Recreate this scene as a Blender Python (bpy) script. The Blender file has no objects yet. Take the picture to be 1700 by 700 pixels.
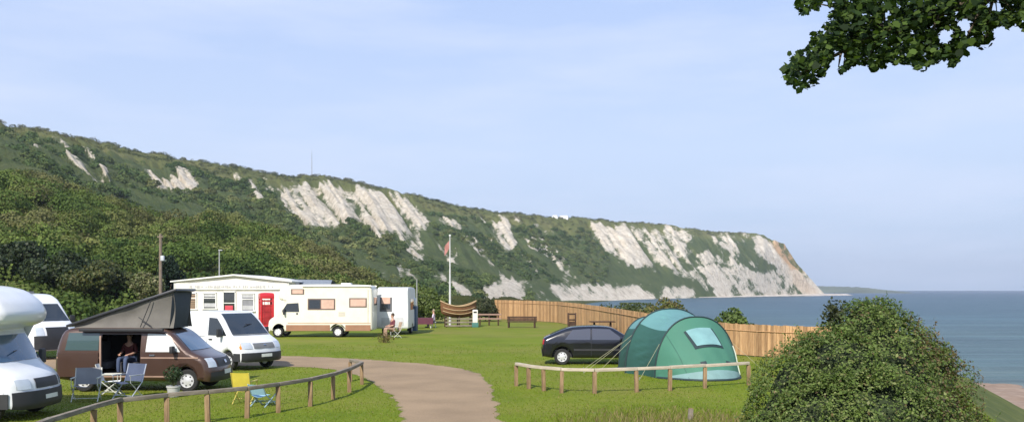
import bpy, bmesh, math, random
import numpy as np
from mathutils import Vector, Matrix, Euler

random.seed(7)
RNG = np.random.default_rng(11)
scene = bpy.context.scene
COL = scene.collection
PI = math.pi
R = math.radians
F, CX, HY, EYE = 1500.0, 850.0, 482.0, 2.85      # focal length (photo px), centre column, horizon row, eye height


def X(px, d):
    return (px - CX) / F * d


def Zp(py, d):
    return EYE - (py - HY) / F * d


# ------------------------------------------------------------------ materials
MATS = {}


def new_mat(name):
    m = bpy.data.materials.new(name)
    m.use_nodes = True
    nt = m.node_tree
    return m, nt, nt.nodes, nt.links, nt.nodes['Principled BSDF']


def mat(name, col, rough=.5, metal=0., var=.12, vscale=3., bump=0., bscale=30., coat=0., spec=.5, dirt=0.):
    """plain procedural surface: colour broken up by two noises, optional bump and dirt"""
    if name in MATS:
        return MATS[name]
    m, nt, N, L, b = new_mat(name)
    tc = N.new('ShaderNodeTexCoord')
    nz = N.new('ShaderNodeTexNoise')
    nz.inputs['Scale'].default_value = vscale
    nz.inputs['Detail'].default_value = 6
    L.new(tc.outputs['Object'], nz.inputs['Vector'])
    rp = N.new('ShaderNodeValToRGB')
    rp.color_ramp.elements[0].position = .3
    rp.color_ramp.elements[1].position = .7
    lo = [max(0, c * (1 - var)) for c in col]
    hi = [min(1, c * (1 + var)) for c in col]
    rp.color_ramp.elements[0].color = (*lo, 1)
    rp.color_ramp.elements[1].color = (*hi, 1)
    L.new(nz.outputs['Fac'], rp.inputs['Fac'])
    out = rp.outputs['Color']
    if dirt > 0:
        n2 = N.new('ShaderNodeTexNoise')
        n2.inputs['Scale'].default_value = 1.3
        n2.inputs['Detail'].default_value = 8
        L.new(tc.outputs['Object'], n2.inputs['Vector'])
        mr = N.new('ShaderNodeMapRange')
        mr.inputs['From Min'].default_value = .5
        mr.inputs['From Max'].default_value = .75
        mr.inputs['To Max'].default_value = dirt
        L.new(n2.outputs['Fac'], mr.inputs['Value'])
        mx = N.new('ShaderNodeMix')
        mx.data_type = 'RGBA'
        mx.inputs['B'].default_value = (.2, .17, .12, 1)
        L.new(mr.outputs['Result'], mx.inputs['Factor'])
        L.new(out, mx.inputs['A'])
        out = mx.outputs['Result']
    L.new(out, b.inputs['Base Color'])
    b.inputs['Roughness'].default_value = rough
    b.inputs['Metallic'].default_value = metal
    b.inputs['Coat Weight'].default_value = coat
    b.inputs['Coat Roughness'].default_value = .08
    b.inputs['Specular IOR Level'].default_value = spec
    if bump > 0:
        n3 = N.new('ShaderNodeTexNoise')
        n3.inputs['Scale'].default_value = bscale
        n3.inputs['Detail'].default_value = 5
        L.new(tc.outputs['Object'], n3.inputs['Vector'])
        bp = N.new('ShaderNodeBump')
        bp.inputs['Strength'].default_value = bump
        bp.inputs['Distance'].default_value = .02
        L.new(n3.outputs['Fac'], bp.inputs['Height'])
        L.new(bp.outputs['Normal'], b.inputs['Normal'])
    MATS[name] = m
    return m


def wood_mat(name, c0, c1, stretch=(3, 3, .4), scale=6.):
    if name in MATS:
        return MATS[name]
    m, nt, N, L, b = new_mat(name)
    tc = N.new('ShaderNodeTexCoord')
    mp = N.new('ShaderNodeMapping')
    mp.inputs['Scale'].default_value = stretch
    L.new(tc.outputs['Object'], mp.inputs['Vector'])
    nz = N.new('ShaderNodeTexNoise')
    nz.inputs['Scale'].default_value = scale
    nz.inputs['Detail'].default_value = 8
    nz.inputs['Roughness'].default_value = .65
    L.new(mp.outputs['Vector'], nz.inputs['Vector'])
    rp = N.new('ShaderNodeValToRGB')
    rp.color_ramp.elements[0].position = .32
    rp.color_ramp.elements[1].position = .68
    rp.color_ramp.elements[0].color = (*c0, 1)
    rp.color_ramp.elements[1].color = (*c1, 1)
    L.new(nz.outputs['Fac'], rp.inputs['Fac'])
    L.new(rp.outputs['Color'], b.inputs['Base Color'])
    b.inputs['Roughness'].default_value = .8
    b.inputs['Specular IOR Level'].default_value = .25
    bp = N.new('ShaderNodeBump')
    bp.inputs['Strength'].default_value = .4
    bp.inputs['Distance'].default_value = .01
    L.new(nz.outputs['Fac'], bp.inputs['Height'])
    L.new(bp.outputs['Normal'], b.inputs['Normal'])
    MATS[name] = m
    return m


def glass_mat(name, tint=(.02, .025, .03), clear=0.):
    if name in MATS:
        return MATS[name]
    m, nt, N, L, b = new_mat(name)
    b.inputs['Base Color'].default_value = (*tint, 1)
    b.inputs['Roughness'].default_value = .04
    b.inputs['Specular IOR Level'].default_value = .8
    b.inputs['Coat Weight'].default_value = .6
    b.inputs['Coat Roughness'].default_value = .02
    if clear > 0:
        tr = N.new('ShaderNodeBsdfTransparent')
        tr.inputs['Color'].default_value = (.86, .9, .9, 1)
        mx = N.new('ShaderNodeMixShader')
        mx.inputs['Fac'].default_value = clear
        L.new(b.outputs['BSDF'], mx.inputs[1])
        L.new(tr.outputs['BSDF'], mx.inputs[2])
        L.new(mx.outputs['Shader'], N['Material Output'].inputs['Surface'])
    MATS[name] = m
    return m


def leaf_mat(name, gain=1., trans=.3, rough=.55, spec=.3):
    """foliage: the colour of each plant comes from its 'col' attribute (a plant colour, not shading)"""
    if name in MATS:
        return MATS[name]
    m, nt, N, L, b = new_mat(name)
    at = N.new('ShaderNodeAttribute')
    at.attribute_name = 'col'
    mu = N.new('ShaderNodeMix')
    mu.data_type = 'RGBA'
    mu.blend_type = 'MULTIPLY'
    mu.inputs['Factor'].default_value = 1
    mu.inputs['B'].default_value = (gain, gain, gain, 1)
    L.new(at.outputs['Color'], mu.inputs['A'])
    L.new(mu.outputs['Result'], b.inputs['Base Color'])
    b.inputs['Roughness'].default_value = rough
    b.inputs['Specular IOR Level'].default_value = spec
    tl = N.new('ShaderNodeBsdfTranslucent')
    m2 = N.new('ShaderNodeMix')
    m2.data_type = 'RGBA'
    m2.blend_type = 'MULTIPLY'
    m2.inputs['Factor'].default_value = 1
    m2.inputs['B'].default_value = (1.2, 1.35, .6, 1)
    L.new(mu.outputs['Result'], m2.inputs['A'])
    L.new(m2.outputs['Result'], tl.inputs['Color'])
    mx = N.new('ShaderNodeMixShader')
    mx.inputs['Fac'].default_value = trans
    L.new(b.outputs['BSDF'], mx.inputs[1])
    L.new(tl.outputs['BSDF'], mx.inputs[2])
    L.new(mx.outputs['Shader'], N['Material Output'].inputs['Surface'])
    MATS[name] = m
    return m


WHITE = mat('white_paint', (.74, .75, .77), .28, var=.03, coat=.4, dirt=.10)
CREAM = mat('cream_gelcoat', (.76, .72, .60), .32, var=.03, coat=.3, dirt=.14)
CARAVANW = mat('caravan_white', (.74, .74, .74), .4, var=.03, dirt=.1)
BROWN = mat('brown_metallic', (.078, .043, .031), .3, .25, var=.05, coat=.7)
BROWNB = mat('brown_stripe', (.30, .15, .085), .5, var=.08, dirt=.2)
BLACKP = mat('black_paint', (.006, .006, .012), .16, var=.1, coat=1.)
PLASTIC = mat('black_plastic', (.025, .025, .028), .55, var=.15)
GREYP = mat('grey_plastic', (.16, .165, .17), .55)
RUBBER = mat('rubber', (.018, .018, .018), .85)
RIM = mat('steel_rim', (.62, .62, .64), .35, .3)
RIMW = mat('white_rim', (.75, .74, .73), .4)
CHROME = mat('chrome', (.6, .6, .62), .18, .9)
LAMP = mat('headlight_glass', (.62, .66, .7), .08, .25, coat=1.)
AMBER = mat('amber_lens', (.7, .22, .03), .2)
REDL = mat('red_lens', (.35, .02, .02), .2)
PLATE = mat('plate_white', (.7, .7, .66), .5)
GLASS = glass_mat('dark_glass')
GLASSB = glass_mat('windscreen_glass', (.035, .085, .15))
GLASSK = glass_mat('car_glass', (.055, .06, .085))
GLASST = glass_mat('teal_glass', (.05, .085, .085))
GLASSC = glass_mat('clear_glass', (.5, .52, .52), .72)
BLIND = mat('pink_blind', (.58, .38, .30), .8)
CANVAS = mat('grey_canvas', (.15, .14, .125), .9, bump=.3, bscale=12)
CANVASD = mat('dark_canvas', (.055, .065, .075), .9, bump=.3, bscale=12)
INTER = mat('dark_interior', (.03, .028, .028), .8)
WOODP = wood_mat('post_wood', (.15, .095, .05), (.34, .23, .13))
WOODR = wood_mat('rail_wood', (.14, .115, .088), (.29, .25, .20), (.5, .5, 3))
WOODF = wood_mat('fence_wood', (.35, .185, .085), (.60, .37, .19), (4, 4, .35))
WOODD = wood_mat('dark_wood', (.035, .022, .015), (.09, .05, .035), (1, 1, 1))
WOODB = wood_mat('boat_wood', (.11, .05, .025), (.24, .125, .058), (.6, 2, 4))
STEEL = mat('white_steel', (.7, .7, .68), .5)
GALV = mat('galvanised', (.36, .36, .35), .5, .4)
TARWOOD = wood_mat('pole_wood', (.13, .10, .075), (.24, .19, .15))

# ------------------------------------------------------------------ mesh helpers


def link(name, me, m=None, parent=None):
    o = bpy.data.objects.new(name, me)
    COL.objects.link(o)
    if m is not None:
        for x in (m if isinstance(m, (list, tuple)) else [m]):
            me.materials.append(x)
    if parent is not None:
        o.parent = parent
    return o


def tag(o, label=None, cat=None, group=None, kind=None):
    if label:
        o['label'] = label
    if cat:
        o['category'] = cat
    if group:
        o['group'] = group
    if kind:
        o['kind'] = kind
    return o


def thing(name, label, cat, loc=(0, 0, 0), rz=0., group=None):
    o = bpy.data.objects.new(name, None)
    COL.objects.link(o)
    o.location = loc
    o.rotation_euler = (0, 0, rz)
    o.empty_display_size = .2
    return tag(o, label, cat, group)


def copy_tree(o, parent=None):
    c = o.copy()
    COL.objects.link(c)
    if parent is not None:
        c.parent = parent
    for ch in list(o.children):
        copy_tree(ch, c)
    return c


class MB:
    """collects shapes and links them as ONE mesh object"""

    def __init__(self):
        self.bm = bmesh.new()

    def box(self, c, s, rot=None, bev=0.):
        r = bmesh.ops.create_cube(self.bm, size=1.)
        vs = r['verts']
        bmesh.ops.scale(self.bm, vec=s, verts=vs)
        if bev > 0:
            es = list({e for v in vs for e in v.link_edges})
            rb = bmesh.ops.bevel(self.bm, geom=es, offset=bev, segments=2, affect='EDGES', profile=.6)
            vs = list({v for f in rb['faces'] for v in f.verts} | {v for v in vs if v.is_valid})
        if rot is not None:
            bmesh.ops.rotate(self.bm, cent=(0, 0, 0), matrix=Euler(rot).to_matrix(), verts=vs)
        bmesh.ops.translate(self.bm, vec=c, verts=vs)
        return self

    def cyl(self, p0, p1, r0, r1=None, n=10, cap=True):
        r1 = r0 if r1 is None else r1
        return self.tube([p0, p1], [r0, r1], n, cap)

    def tube(self, pts, rad, n=8, cap=True):
        pts = [Vector(p) for p in pts]
        if not isinstance(rad, (list, tuple)):
            rad = [rad] * len(pts)
        rings = []
        up = Vector((0, 0, 1))
        for i, p in enumerate(pts):
            a = pts[max(i - 1, 0)]
            b = pts[min(i + 1, len(pts) - 1)]
            t = (b - a).normalized()
            u = t.cross(up)
            if u.length < 1e-3:
                u = t.cross(Vector((1, 0, 0)))
            u.normalize()
            v = t.cross(u).normalized()
            rings.append([self.bm.verts.new(p + (u * math.cos(k / n * 2 * PI) + v * math.sin(k / n * 2 * PI)) * rad[i]) for k in range(n)])
        for a, b in zip(rings, rings[1:]):
            for k in range(n):
                self.bm.faces.new((a[k], a[(k + 1) % n], b[(k + 1) % n], b[k]))
        if cap:
            self.bm.faces.new(rings[0][::-1])
            self.bm.faces.new(rings[-1])
        return self

    def lathe(self, prof, axis='z', n=20, c=(0, 0, 0), cap=True):
        rings = []
        for r, h in prof:
            ring = []
            for k in range(n):
                a = k / n * 2 * PI
                p = (r * math.cos(a), r * math.sin(a), h) if axis == 'z' else (r * math.cos(a), h, r * math.sin(a))
                ring.append(self.bm.verts.new(Vector(p) + Vector(c)))
            rings.append(ring)
        for a, b in zip(rings, rings[1:]):
            for k in range(n):
                self.bm.faces.new((a[k], a[(k + 1) % n], b[(k + 1) % n], b[k]))
        for rg in ((rings[0], rings[-1]) if cap else ()):
            try:
                self.bm.faces.new(rg)
            except ValueError:
                pass
        return self

    def ball(self, c, s, n=12):
        r = bmesh.ops.create_uvsphere(self.bm, u_segments=n, v_segments=max(6, n * 2 // 3), radius=1.)
        bmesh.ops.scale(self.bm, vec=s, verts=r['verts'])
        bmesh.ops.translate(self.bm, vec=c, verts=r['verts'])
        return self

    def prism(self, poly, y0, y1):
        """poly in (x, z), extruded along y"""
        a = [self.bm.verts.new((x, y0, z)) for x, z in poly]
        b = [self.bm.verts.new((x, y1, z)) for x, z in poly]
        n = len(poly)
        for k in range(n):
            self.bm.faces.new((a[k], a[(k + 1) % n], b[(k + 1) % n], b[k]))
        self.bm.faces.new(a[::-1])
        self.bm.faces.new(b)
        return self

    def grid(self, rows):
        g = [[self.bm.verts.new(p) for p in r] for r in rows]
        for a, b in zip(g, g[1:]):
            for k in range(len(a) - 1):
                self.bm.faces.new((a[k], a[k + 1], b[k + 1], b[k]))
        return self

    def build(self, name, m, parent=None, smooth=35., loc=None):
        bmesh.ops.recalc_face_normals(self.bm, faces=self.bm.faces[:])
        me = bpy.data.meshes.new(name)
        self.bm.to_mesh(me)
        self.bm.free()
        if smooth:
            me.shade_smooth()
            me.set_sharp_from_angle(angle=R(smooth))
        o = link(name, me, m, parent)
        if loc is not None:
            o.location = loc
        return o


def raw_mesh(name, V, faces_flat, nper, m, parent=None, col=None, attrs=None, smooth=False):
    """mesh straight from numpy: every face has nper corners"""
    me = bpy.data.meshes.new(name)
    nf = len(faces_flat) // nper
    me.vertices.add(len(V))
    me.vertices.foreach_set('co', np.asarray(V, np.float32).ravel())
    me.loops.add(len(faces_flat))
    me.loops.foreach_set('vertex_index', np.asarray(faces_flat, np.int32))
    me.polygons.add(nf)
    me.polygons.foreach_set('loop_start', np.arange(0, nf * nper, nper, dtype=np.int32))
    if smooth:
        me.polygons.foreach_set('use_smooth', np.ones(nf, dtype=bool))
    me.update(calc_edges=True)
    if col is not None:
        a = me.attributes.new('col', 'FLOAT_COLOR', 'POINT')
        c4 = np.ones((len(V), 4), np.float32)
        c4[:, :3] = col
        a.data.foreach_set('color', c4.ravel())
    for k, v in (attrs or {}).items():
        a = me.attributes.new(k, 'FLOAT', 'POINT')
        a.data.foreach_set('value', np.asarray(v, np.float32).ravel())
    return link(name, me, m, parent)


RHOMB = np.array([(-.5, 0), (0, -.32), (.5, 0), (0, .32)])
QUADL = np.array([(-.5, -.4), (.45, -.5), (.5, .42), (-.4, .5)])
LOBED = np.array([(0, -.42), (.20, -.36), (.40, -.30), (.38, -.10), (.50, .10), (.34, .18), (.20, .36), (0, .56), (-.20, .36), (-.34, .18), (-.50, .10), (-.38, -.10), (-.40, -.30), (-.20, -.36)])


def leaves(name, P, Nn, size, col, m, parent=None, shape=QUADL, fold=.12):
    """one foliage mesh: a small flat leaf (or leaf clump) at each point P, facing Nn"""
    n = len(P)
    Nn = Nn / (np.linalg.norm(Nn, axis=1, keepdims=True) + 1e-9)
    rv = RNG.normal(size=(n, 3))
    T = rv - (rv * Nn).sum(1, keepdims=True) * Nn
    T /= np.linalg.norm(T, axis=1, keepdims=True) + 1e-9
    B = np.cross(Nn, T)
    k = len(shape)
    size = np.broadcast_to(np.asarray(size, float), (n,))
    sx = shape[:, 0][None, :, None] * size[:, None, None]
    sy = shape[:, 1][None, :, None] * size[:, None, None]
    V = P[:, None, :] + T[:, None, :] * sx + B[:, None, :] * sy
    V = V - Nn[:, None, :] * (fold * np.abs(sx) * 1.0)
    V = V.reshape(-1, 3)
    c = np.repeat(np.broadcast_to(col, (n, 3)), k, axis=0)
    return raw_mesh(name, V, np.arange(n * k), k, m, parent, col=c)


# numpy value noise ------------------------------------------------------------


def _h(ix, iy, seed):
    n = (ix.astype(np.int64) * 374761393 + iy.astype(np.int64) * 668265263 + seed * 974711) & 0x7fffffff
    n = ((n ^ (n >> 13)) * 1274126177) & 0x7fffffff
    return ((n ^ (n >> 16)) & 0xffff) / 65535.


def vnoise(x, y, seed=0):
    x = np.asarray(x, float)
    y = np.asarray(y, float)
    ix = np.floor(x)
    iy = np.floor(y)
    fx = x - ix
    fy = y - iy
    fx = fx * fx * (3 - 2 * fx)
    fy = fy * fy * (3 - 2 * fy)
    a = _h(ix, iy, seed)
    b = _h(ix + 1, iy, seed)
    c = _h(ix, iy + 1, seed)
    d = _h(ix + 1, iy + 1, seed)
    return (a * (1 - fx) + b * fx) * (1 - fy) + (c * (1 - fx) + d * fx) * fy


def fbm(x, y, seed=0, oct=4):
    s = 0
    a = .5
    for k in range(oct):
        s = s + a * vnoise(x * 2 ** k, y * 2 ** k, seed + k * 17)
        a *= .5
    return s / (1 - .5 ** oct)


def sdist(px, py, poly):
    """signed distance to polygon (negative inside)"""
    px = np.asarray(px, float)
    py = np.asarray(py, float)
    d = np.full(px.shape, 1e18)
    ins = np.zeros(px.shape, bool)
    n = len(poly)
    for i in range(n):
        ax, ay = poly[i]
        bx, by = poly[(i + 1) % n]
        ex, ey = bx - ax, by - ay
        t = np.clip(((px - ax) * ex + (py - ay) * ey) / (ex * ex + ey * ey + 1e-12), 0, 1)
        d = np.minimum(d, (px - ax - t * ex) ** 2 + (py - ay - t * ey) ** 2)
        if ay != by:
            c = ((ay > py) != (by > py)) & (px < (bx - ax) * (py - ay) / (by - ay) + ax)
            ins ^= c
    d = np.sqrt(d)
    return np.where(ins, -d, d)


def smooth01(x, a, b):
    t = np.clip((x - a) / (b - a), 0, 1)
    return t * t * (3 - 2 * t)


#@@GROUND
# ================================================================== GROUND
SEA_Z = -5.5
EDGE = [(-400, -120), (9, -120), (9, 4), (8.6, 10), (9.2, 17), (13.5, 29), (17.5, 38), (14.5, 47), (11, 57), (9.5, 84), (6, 98), (-10, 118), (-60, 150), (-400, 260)]


def ground_z(x, y):
    d = sdist(x, y, EDGE)
    nz = fbm(x * .25, y * .25, 5)
    z = np.where(d > 0, -np.minimum(d, 8.) * .575 - np.clip(d - 8, 0, 400) * .036, 0.)
    z = np.where(d > 0, z + (nz - .5) * np.clip(d, 0, 4) * .18, z)
    z = np.maximum(z, -9)
    # rough bank in front of the shrub
    z = z + .38 * np.exp(-(((x - 4.6) / 2.2) ** 2 + ((y - 14.) / 3.2) ** 2)) * (d < .5)
    return z


def grid_mesh(name, Xg, Yg, Zg, m, attrs=None, kind='structure', parent=None):
    r, c = Xg.shape
    V = np.stack([Xg, Yg, Zg], -1).reshape(-1, 3)
    i = np.arange(r * c).reshape(r, c)
    f = np.stack([i[:-1, :-1], i[:-1, 1:], i[1:, 1:], i[1:, :-1]], -1).reshape(-1)
    o = raw_mesh(name, V, f, 4, m, parent, attrs=attrs, smooth=True)
    if kind:
        o['kind'] = kind
    return o


def ground_material():
    m, nt, N, L, b = new_mat('meadow_grass')
    geo = N.new('ShaderNodeNewGeometry')

    def noise(scale, detail=5, rough=.6):
        n = N.new('ShaderNodeTexNoise')
        n.inputs['Scale'].default_value = scale
        n.inputs['Detail'].default_value = detail
        n.inputs['Roughness'].default_value = rough
        L.new(geo.outputs['Position'], n.inputs['Vector'])
        return n.outputs['Fac']

    def ramp(fac, stops):
        r = N.new('ShaderNodeValToRGB')
        e = r.color_ramp.elements
        while len(e) < len(stops):
            e.new(.5)
        for k, (p, c) in enumerate(stops):
            e[k].position = p
            e[k].color = (*c, 1)
        L.new(fac, r.inputs['Fac'])
        return r.outputs['Color']

    def mix(f, a, bb, mode='MIX'):
        x = N.new('ShaderNodeMix')
        x.data_type = 'RGBA'
        x.blend_type = mode
        if isinstance(f, float):
            x.inputs['Factor'].default_value = f
        else:
            L.new(f, x.inputs['Factor'])
        for s, k in ((a, 'A'), (bb, 'B')):
            if isinstance(s, tuple):
                x.inputs[k].default_value = (*s, 1)
            else:
                L.new(s, x.inputs[k])
        return x.outputs['Result']

    def attr(n):
        a = N.new('ShaderNodeAttribute')
        a.attribute_name = n
        return a.outputs['Fac']
    g = ramp(noise(.35, 6), [(.3, (.108, .158, .009)), (.5, (.142, .186, .012)), (.72, (.18, .208, .022))])
    dryp = ramp(noise(.11, 7, .7), [(.46, (0, 0, 0)), (.66, (.75, .75, .75))])
    g = mix(dryp, g, (.21, .19, .048))
    g2 = ramp(noise(9., 5, .75), [(.25, (.68, .70, .62)), (.5, (1, 1, 1)), (.8, (1.2, 1.18, 1.1))])
    g = mix(1., g, g2, 'MULTIPLY')
    rough = ramp(noise(1.6, 6, .7), [(.3, (.10, .115, .03)), (.5, (.20, .165, .065)), (.75, (.29, .215, .115))])
    g = mix(attr('rough'), g, rough)
    scrub = ramp(noise(.6, 6, .7), [(.3, (.05, .075, .02)), (.7, (.13, .14, .045))])
    g = mix(attr('slope'), g, scrub)
    sand = ramp(noise(.8, 6), [(.3, (.23, .16, .115)), (.7, (.35, .26, .20))])
    g = mix(attr('beach'), g, sand)
    L.new(g, b.inputs['Base Color'])
    b.inputs['Roughness'].default_value = .9
    b.inputs['Specular IOR Level'].default_value = .15
    bp = N.new('ShaderNodeBump')
    bp.inputs['Strength'].default_value = .4
    bp.inputs['Distance'].default_value = .04
    L.new(noise(14., 6, .8), bp.inputs['Height'])
    L.new(bp.outputs['Normal'], b.inputs['Normal'])
    return m


us = np.concatenate([np.linspace(-1.3, -.62, 40, endpoint=False), np.linspace(-.62, .62, 420, endpoint=False), np.linspace(.62, 1.6, 60)])
ds = np.concatenate([np.linspace(1.5, 12, 30, endpoint=False), np.geomspace(12, 150, 330)])
U, Dg = np.meshgrid(us, ds)
GX, GY = U * Dg, Dg
GZ = ground_z(GX, GY)
dE = sdist(GX, GY, EDGE)
slope = smooth01(dE, .3, 1.5)
beach = smooth01(GZ + (fbm(GX * .3, GY * .3, 9) - .5) * .8, -4.2, -4.7)
roughg = smooth01(1.25 - np.hypot((GX - 3.5) / 3.2, (GY - 16.) / 5.5) + (fbm(GX * .8, GY * .8, 3) - .5) * .9, 0., .7)
roughg = np.maximum(roughg, smooth01(GY, 60, 100) * .5)
GRASS_MAT = ground_material()
grid_mesh('meadow', GX, GY, GZ, GRASS_MAT, dict(rough=roughg, slope=slope, beach=beach))
bx, by = np.meshgrid(np.linspace(-150, 150, 61), np.linspace(-140, 1.5, 30))
bz = ground_z(bx, by)
dB = sdist(bx, by, EDGE)
grid_mesh('meadow_behind', bx, by, bz - .004, GRASS_MAT, dict(rough=bx * 0, slope=smooth01(dB, .3, 1.5), beach=smooth01(bz, -4.2, -4.7)))

# path ---------------------------------------------------------------------


def px_ground(x, y):
    d = EYE * F / (y - HY)
    return X(x, d), d


PATH_L = [(648, 760), (668, 712), (671, 698), (668, 686), (660, 672), (648, 656), (630, 641), (606, 628), (578, 618), (545, 612), (500, 608.5), (455, 607), (380, 607), (280, 608), (120, 611), (40, 613), (-60, 614)]
PATH_R = [(852, 760), (838, 712), (832, 695), (826, 675), (819, 655), (812, 638), (800, 623), (782, 614), (750, 608.5), (712, 604), (660, 600), (620, 597), (560, 593.5), (470, 590), (330, 590), (150, 592), (-60, 596)]


def resample(pts, n):
    p = np.array(pts, float)
    s = np.r_[0, np.cumsum(np.hypot(*np.diff(p, axis=0).T))]
    t = np.linspace(0, s[-1], n)
    return np.stack([np.interp(t, s, p[:, 0]), np.interp(t, s, p[:, 1])], 1)


pl = resample([px_ground(*p) for p in PATH_L], 260)
pr = resample([px_ground(*p) for p in PATH_R], 260)
k = np.arange(260)
pl += np.stack([(fbm(k * .35, k * 0, 21) - .5) * .35, (fbm(k * .35, k * 0, 22) - .5) * .35], 1)
pr += np.stack([(fbm(k * .35, k * 0, 23) - .5) * .35, (fbm(k * .35, k * 0, 24) - .5) * .35], 1)
tt = np.linspace(0, 1, 24)[:, None, None]
PP = pl[None] * (1 - tt) + pr[None] * tt
edge = np.broadcast_to(np.minimum(tt, 1 - tt)[:, :, 0] * 2, PP.shape[:2])


def path_material():
    m, nt, N, L, b = new_mat('gravel_path')
    geo = N.new('ShaderNodeNewGeometry')
    n1 = N.new('ShaderNodeTexNoise')
    n1.inputs['Scale'].default_value = .55
    n1.inputs['Detail'].default_value = 7
    n2 = N.new('ShaderNodeTexNoise')
    n2.inputs['Scale'].default_value = 22
    n2.inputs['Detail'].default_value = 5
    n2.inputs['Roughness'].default_value = .8
    n3 = N.new('ShaderNodeTexNoise')
    n3.inputs['Scale'].default_value = 1.8
    n3.inputs['Detail'].default_value = 7
    n3.inputs['Roughness'].default_value = .7
    for n in (n1, n2, n3):
        L.new(geo.outputs['Position'], n.inputs['Vector'])
    r = N.new('ShaderNodeValToRGB')
    r.color_ramp.elements[0].position = .3
    r.color_ramp.elements[0].color = (.268, .194, .122, 1)
    r.color_ramp.elements[1].position = .72
    r.color_ramp.elements[1].color = (.370, .268, .168, 1)
    L.new(n1.outputs['Fac'], r.inputs['Fac'])
    r2 = N.new('ShaderNodeValToRGB')
    r2.color_ramp.elements[0].position = .25
    r2.color_ramp.elements[0].color = (.66, .64, .62, 1)
    r2.color_ramp.elements[1].position = .75
    r2.color_ramp.elements[1].color = (1.2, 1.2, 1.2, 1)
    L.new(n2.outputs['Fac'], r2.inputs['Fac'])
    mu = N.new('ShaderNodeMix')
    mu.data_type = 'RGBA'
    mu.blend_type = 'MULTIPLY'
    mu.inputs['Factor'].default_value = 1
    L.new(r.outputs['Color'], mu.inputs['A'])
    L.new(r2.outputs['Color'], mu.inputs['B'])
    at = N.new('ShaderNodeAttribute')
    at.attribute_name = 'edge'
    ad = N.new('ShaderNodeMath')
    ad.operation = 'SUBTRACT'
    L.new(n3.outputs['Fac'], ad.inputs[0])
    L.new(at.outputs['Fac'], ad.inputs[1])
    mr = N.new('ShaderNodeMapRange')
    mr.inputs['From Min'].default_value = .38
    mr.inputs['From Max'].default_value = .55
    L.new(ad.outputs['Value'], mr.inputs['Value'])
    mx = N.new('ShaderNodeMix')
    mx.data_type = 'RGBA'
    mx.inputs['B'].default_value = (.15, .155, .05, 1)
    L.new(mr.outputs['Result'], mx.inputs['Factor'])
    L.new(mu.outputs['Result'], mx.inputs['A'])
    L.new(mx.outputs['Result'], b.inputs['Base Color'])
    b.inputs['Roughness'].default_value = .9
    b.inputs['Specular IOR Level'].default_value = .2
    bp = N.new('ShaderNodeBump')
    bp.inputs['Strength'].default_value = .5
    bp.inputs['Distance'].default_value = .02
    L.new(n2.outputs['Fac'], bp.inputs['Height'])
    L.new(bp.outputs['Normal'], b.inputs['Normal'])
    return m


grid_mesh('path', PP[..., 0], PP[..., 1], np.full(PP.shape[:2], .006), path_material(), dict(edge=edge * 2.2))


def path_dist(x, y):
    poly = np.concatenate([pl[::4], pr[::-4]])
    return sdist(x, y, [tuple(p) for p in poly])


# short turf and long grass tufts: nobody could count them
def tuft_mesh(name, x, y, z, h, w, col, label):
    n = len(x)
    a = RNG.uniform(0, 2 * PI, n)
    dx, dy = np.cos(a) * w, np.sin(a) * w
    lx, ly = RNG.normal(0, .45, n) * h, RNG.normal(0, .45, n) * h
    V = np.empty((n, 3, 3))
    V[:, 0] = np.stack([x - dx, y - dy, z - .01], 1)
    V[:, 1] = np.stack([x + dx, y + dy, z - .01], 1)
    V[:, 2] = np.stack([x + lx, y + ly, z + h], 1)
    o = raw_mesh(name, V.reshape(-1, 3), np.arange(n * 3), 3, leaf_mat('grass_blade', trans=.35, rough=.7), col=np.repeat(col, 3, 0))
    return tag(o, label, 'grass', kind='stuff')


n = 110000
gd2 = 1 / np.random.default_rng(5).uniform(1 / 48, 1 / 17., n)
px = np.random.default_rng(6).uniform(-20, 1720, n)
gx = X(px, gd2)
gd = gd2
ok = (path_dist(gx, gd) > .02 - .22 * np.random.default_rng(14).random(len(gx)) ** 3) & (sdist(gx, gd, EDGE) < 1)
rr = 1.25 - np.hypot((gx - 3.5) / 3.2, (gd - 16.) / 5.5)
gx, gd, rr = gx[ok], gd[ok], rr[ok]
long_ = np.clip(rr * 1.6, 0, 1)
hh = (.010 + .024 * RNG.random(len(gx)) ** 2) * (1 + gd / 60) + long_ * RNG.uniform(.03, .22, len(gx))
t = RNG.random((len(gx), 1))
gc = (1 - t) * np.array([(.115, .172, .011)]) + t * np.array([(.20, .24, .026)])
dry = (RNG.random(len(gx)) < .08 + .5 * long_)[:, None]
gc = np.where(dry, np.array([(.30, .235, .11)]) * RNG.uniform(.6, 1.1, (len(gx), 1)), gc)
tuft_mesh('grass', gx, gd, ground_z(gx, gd), hh, .004 + gd * .00055, gc, 'short mown grass with longer dry blades on the bank')
#@@END

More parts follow.
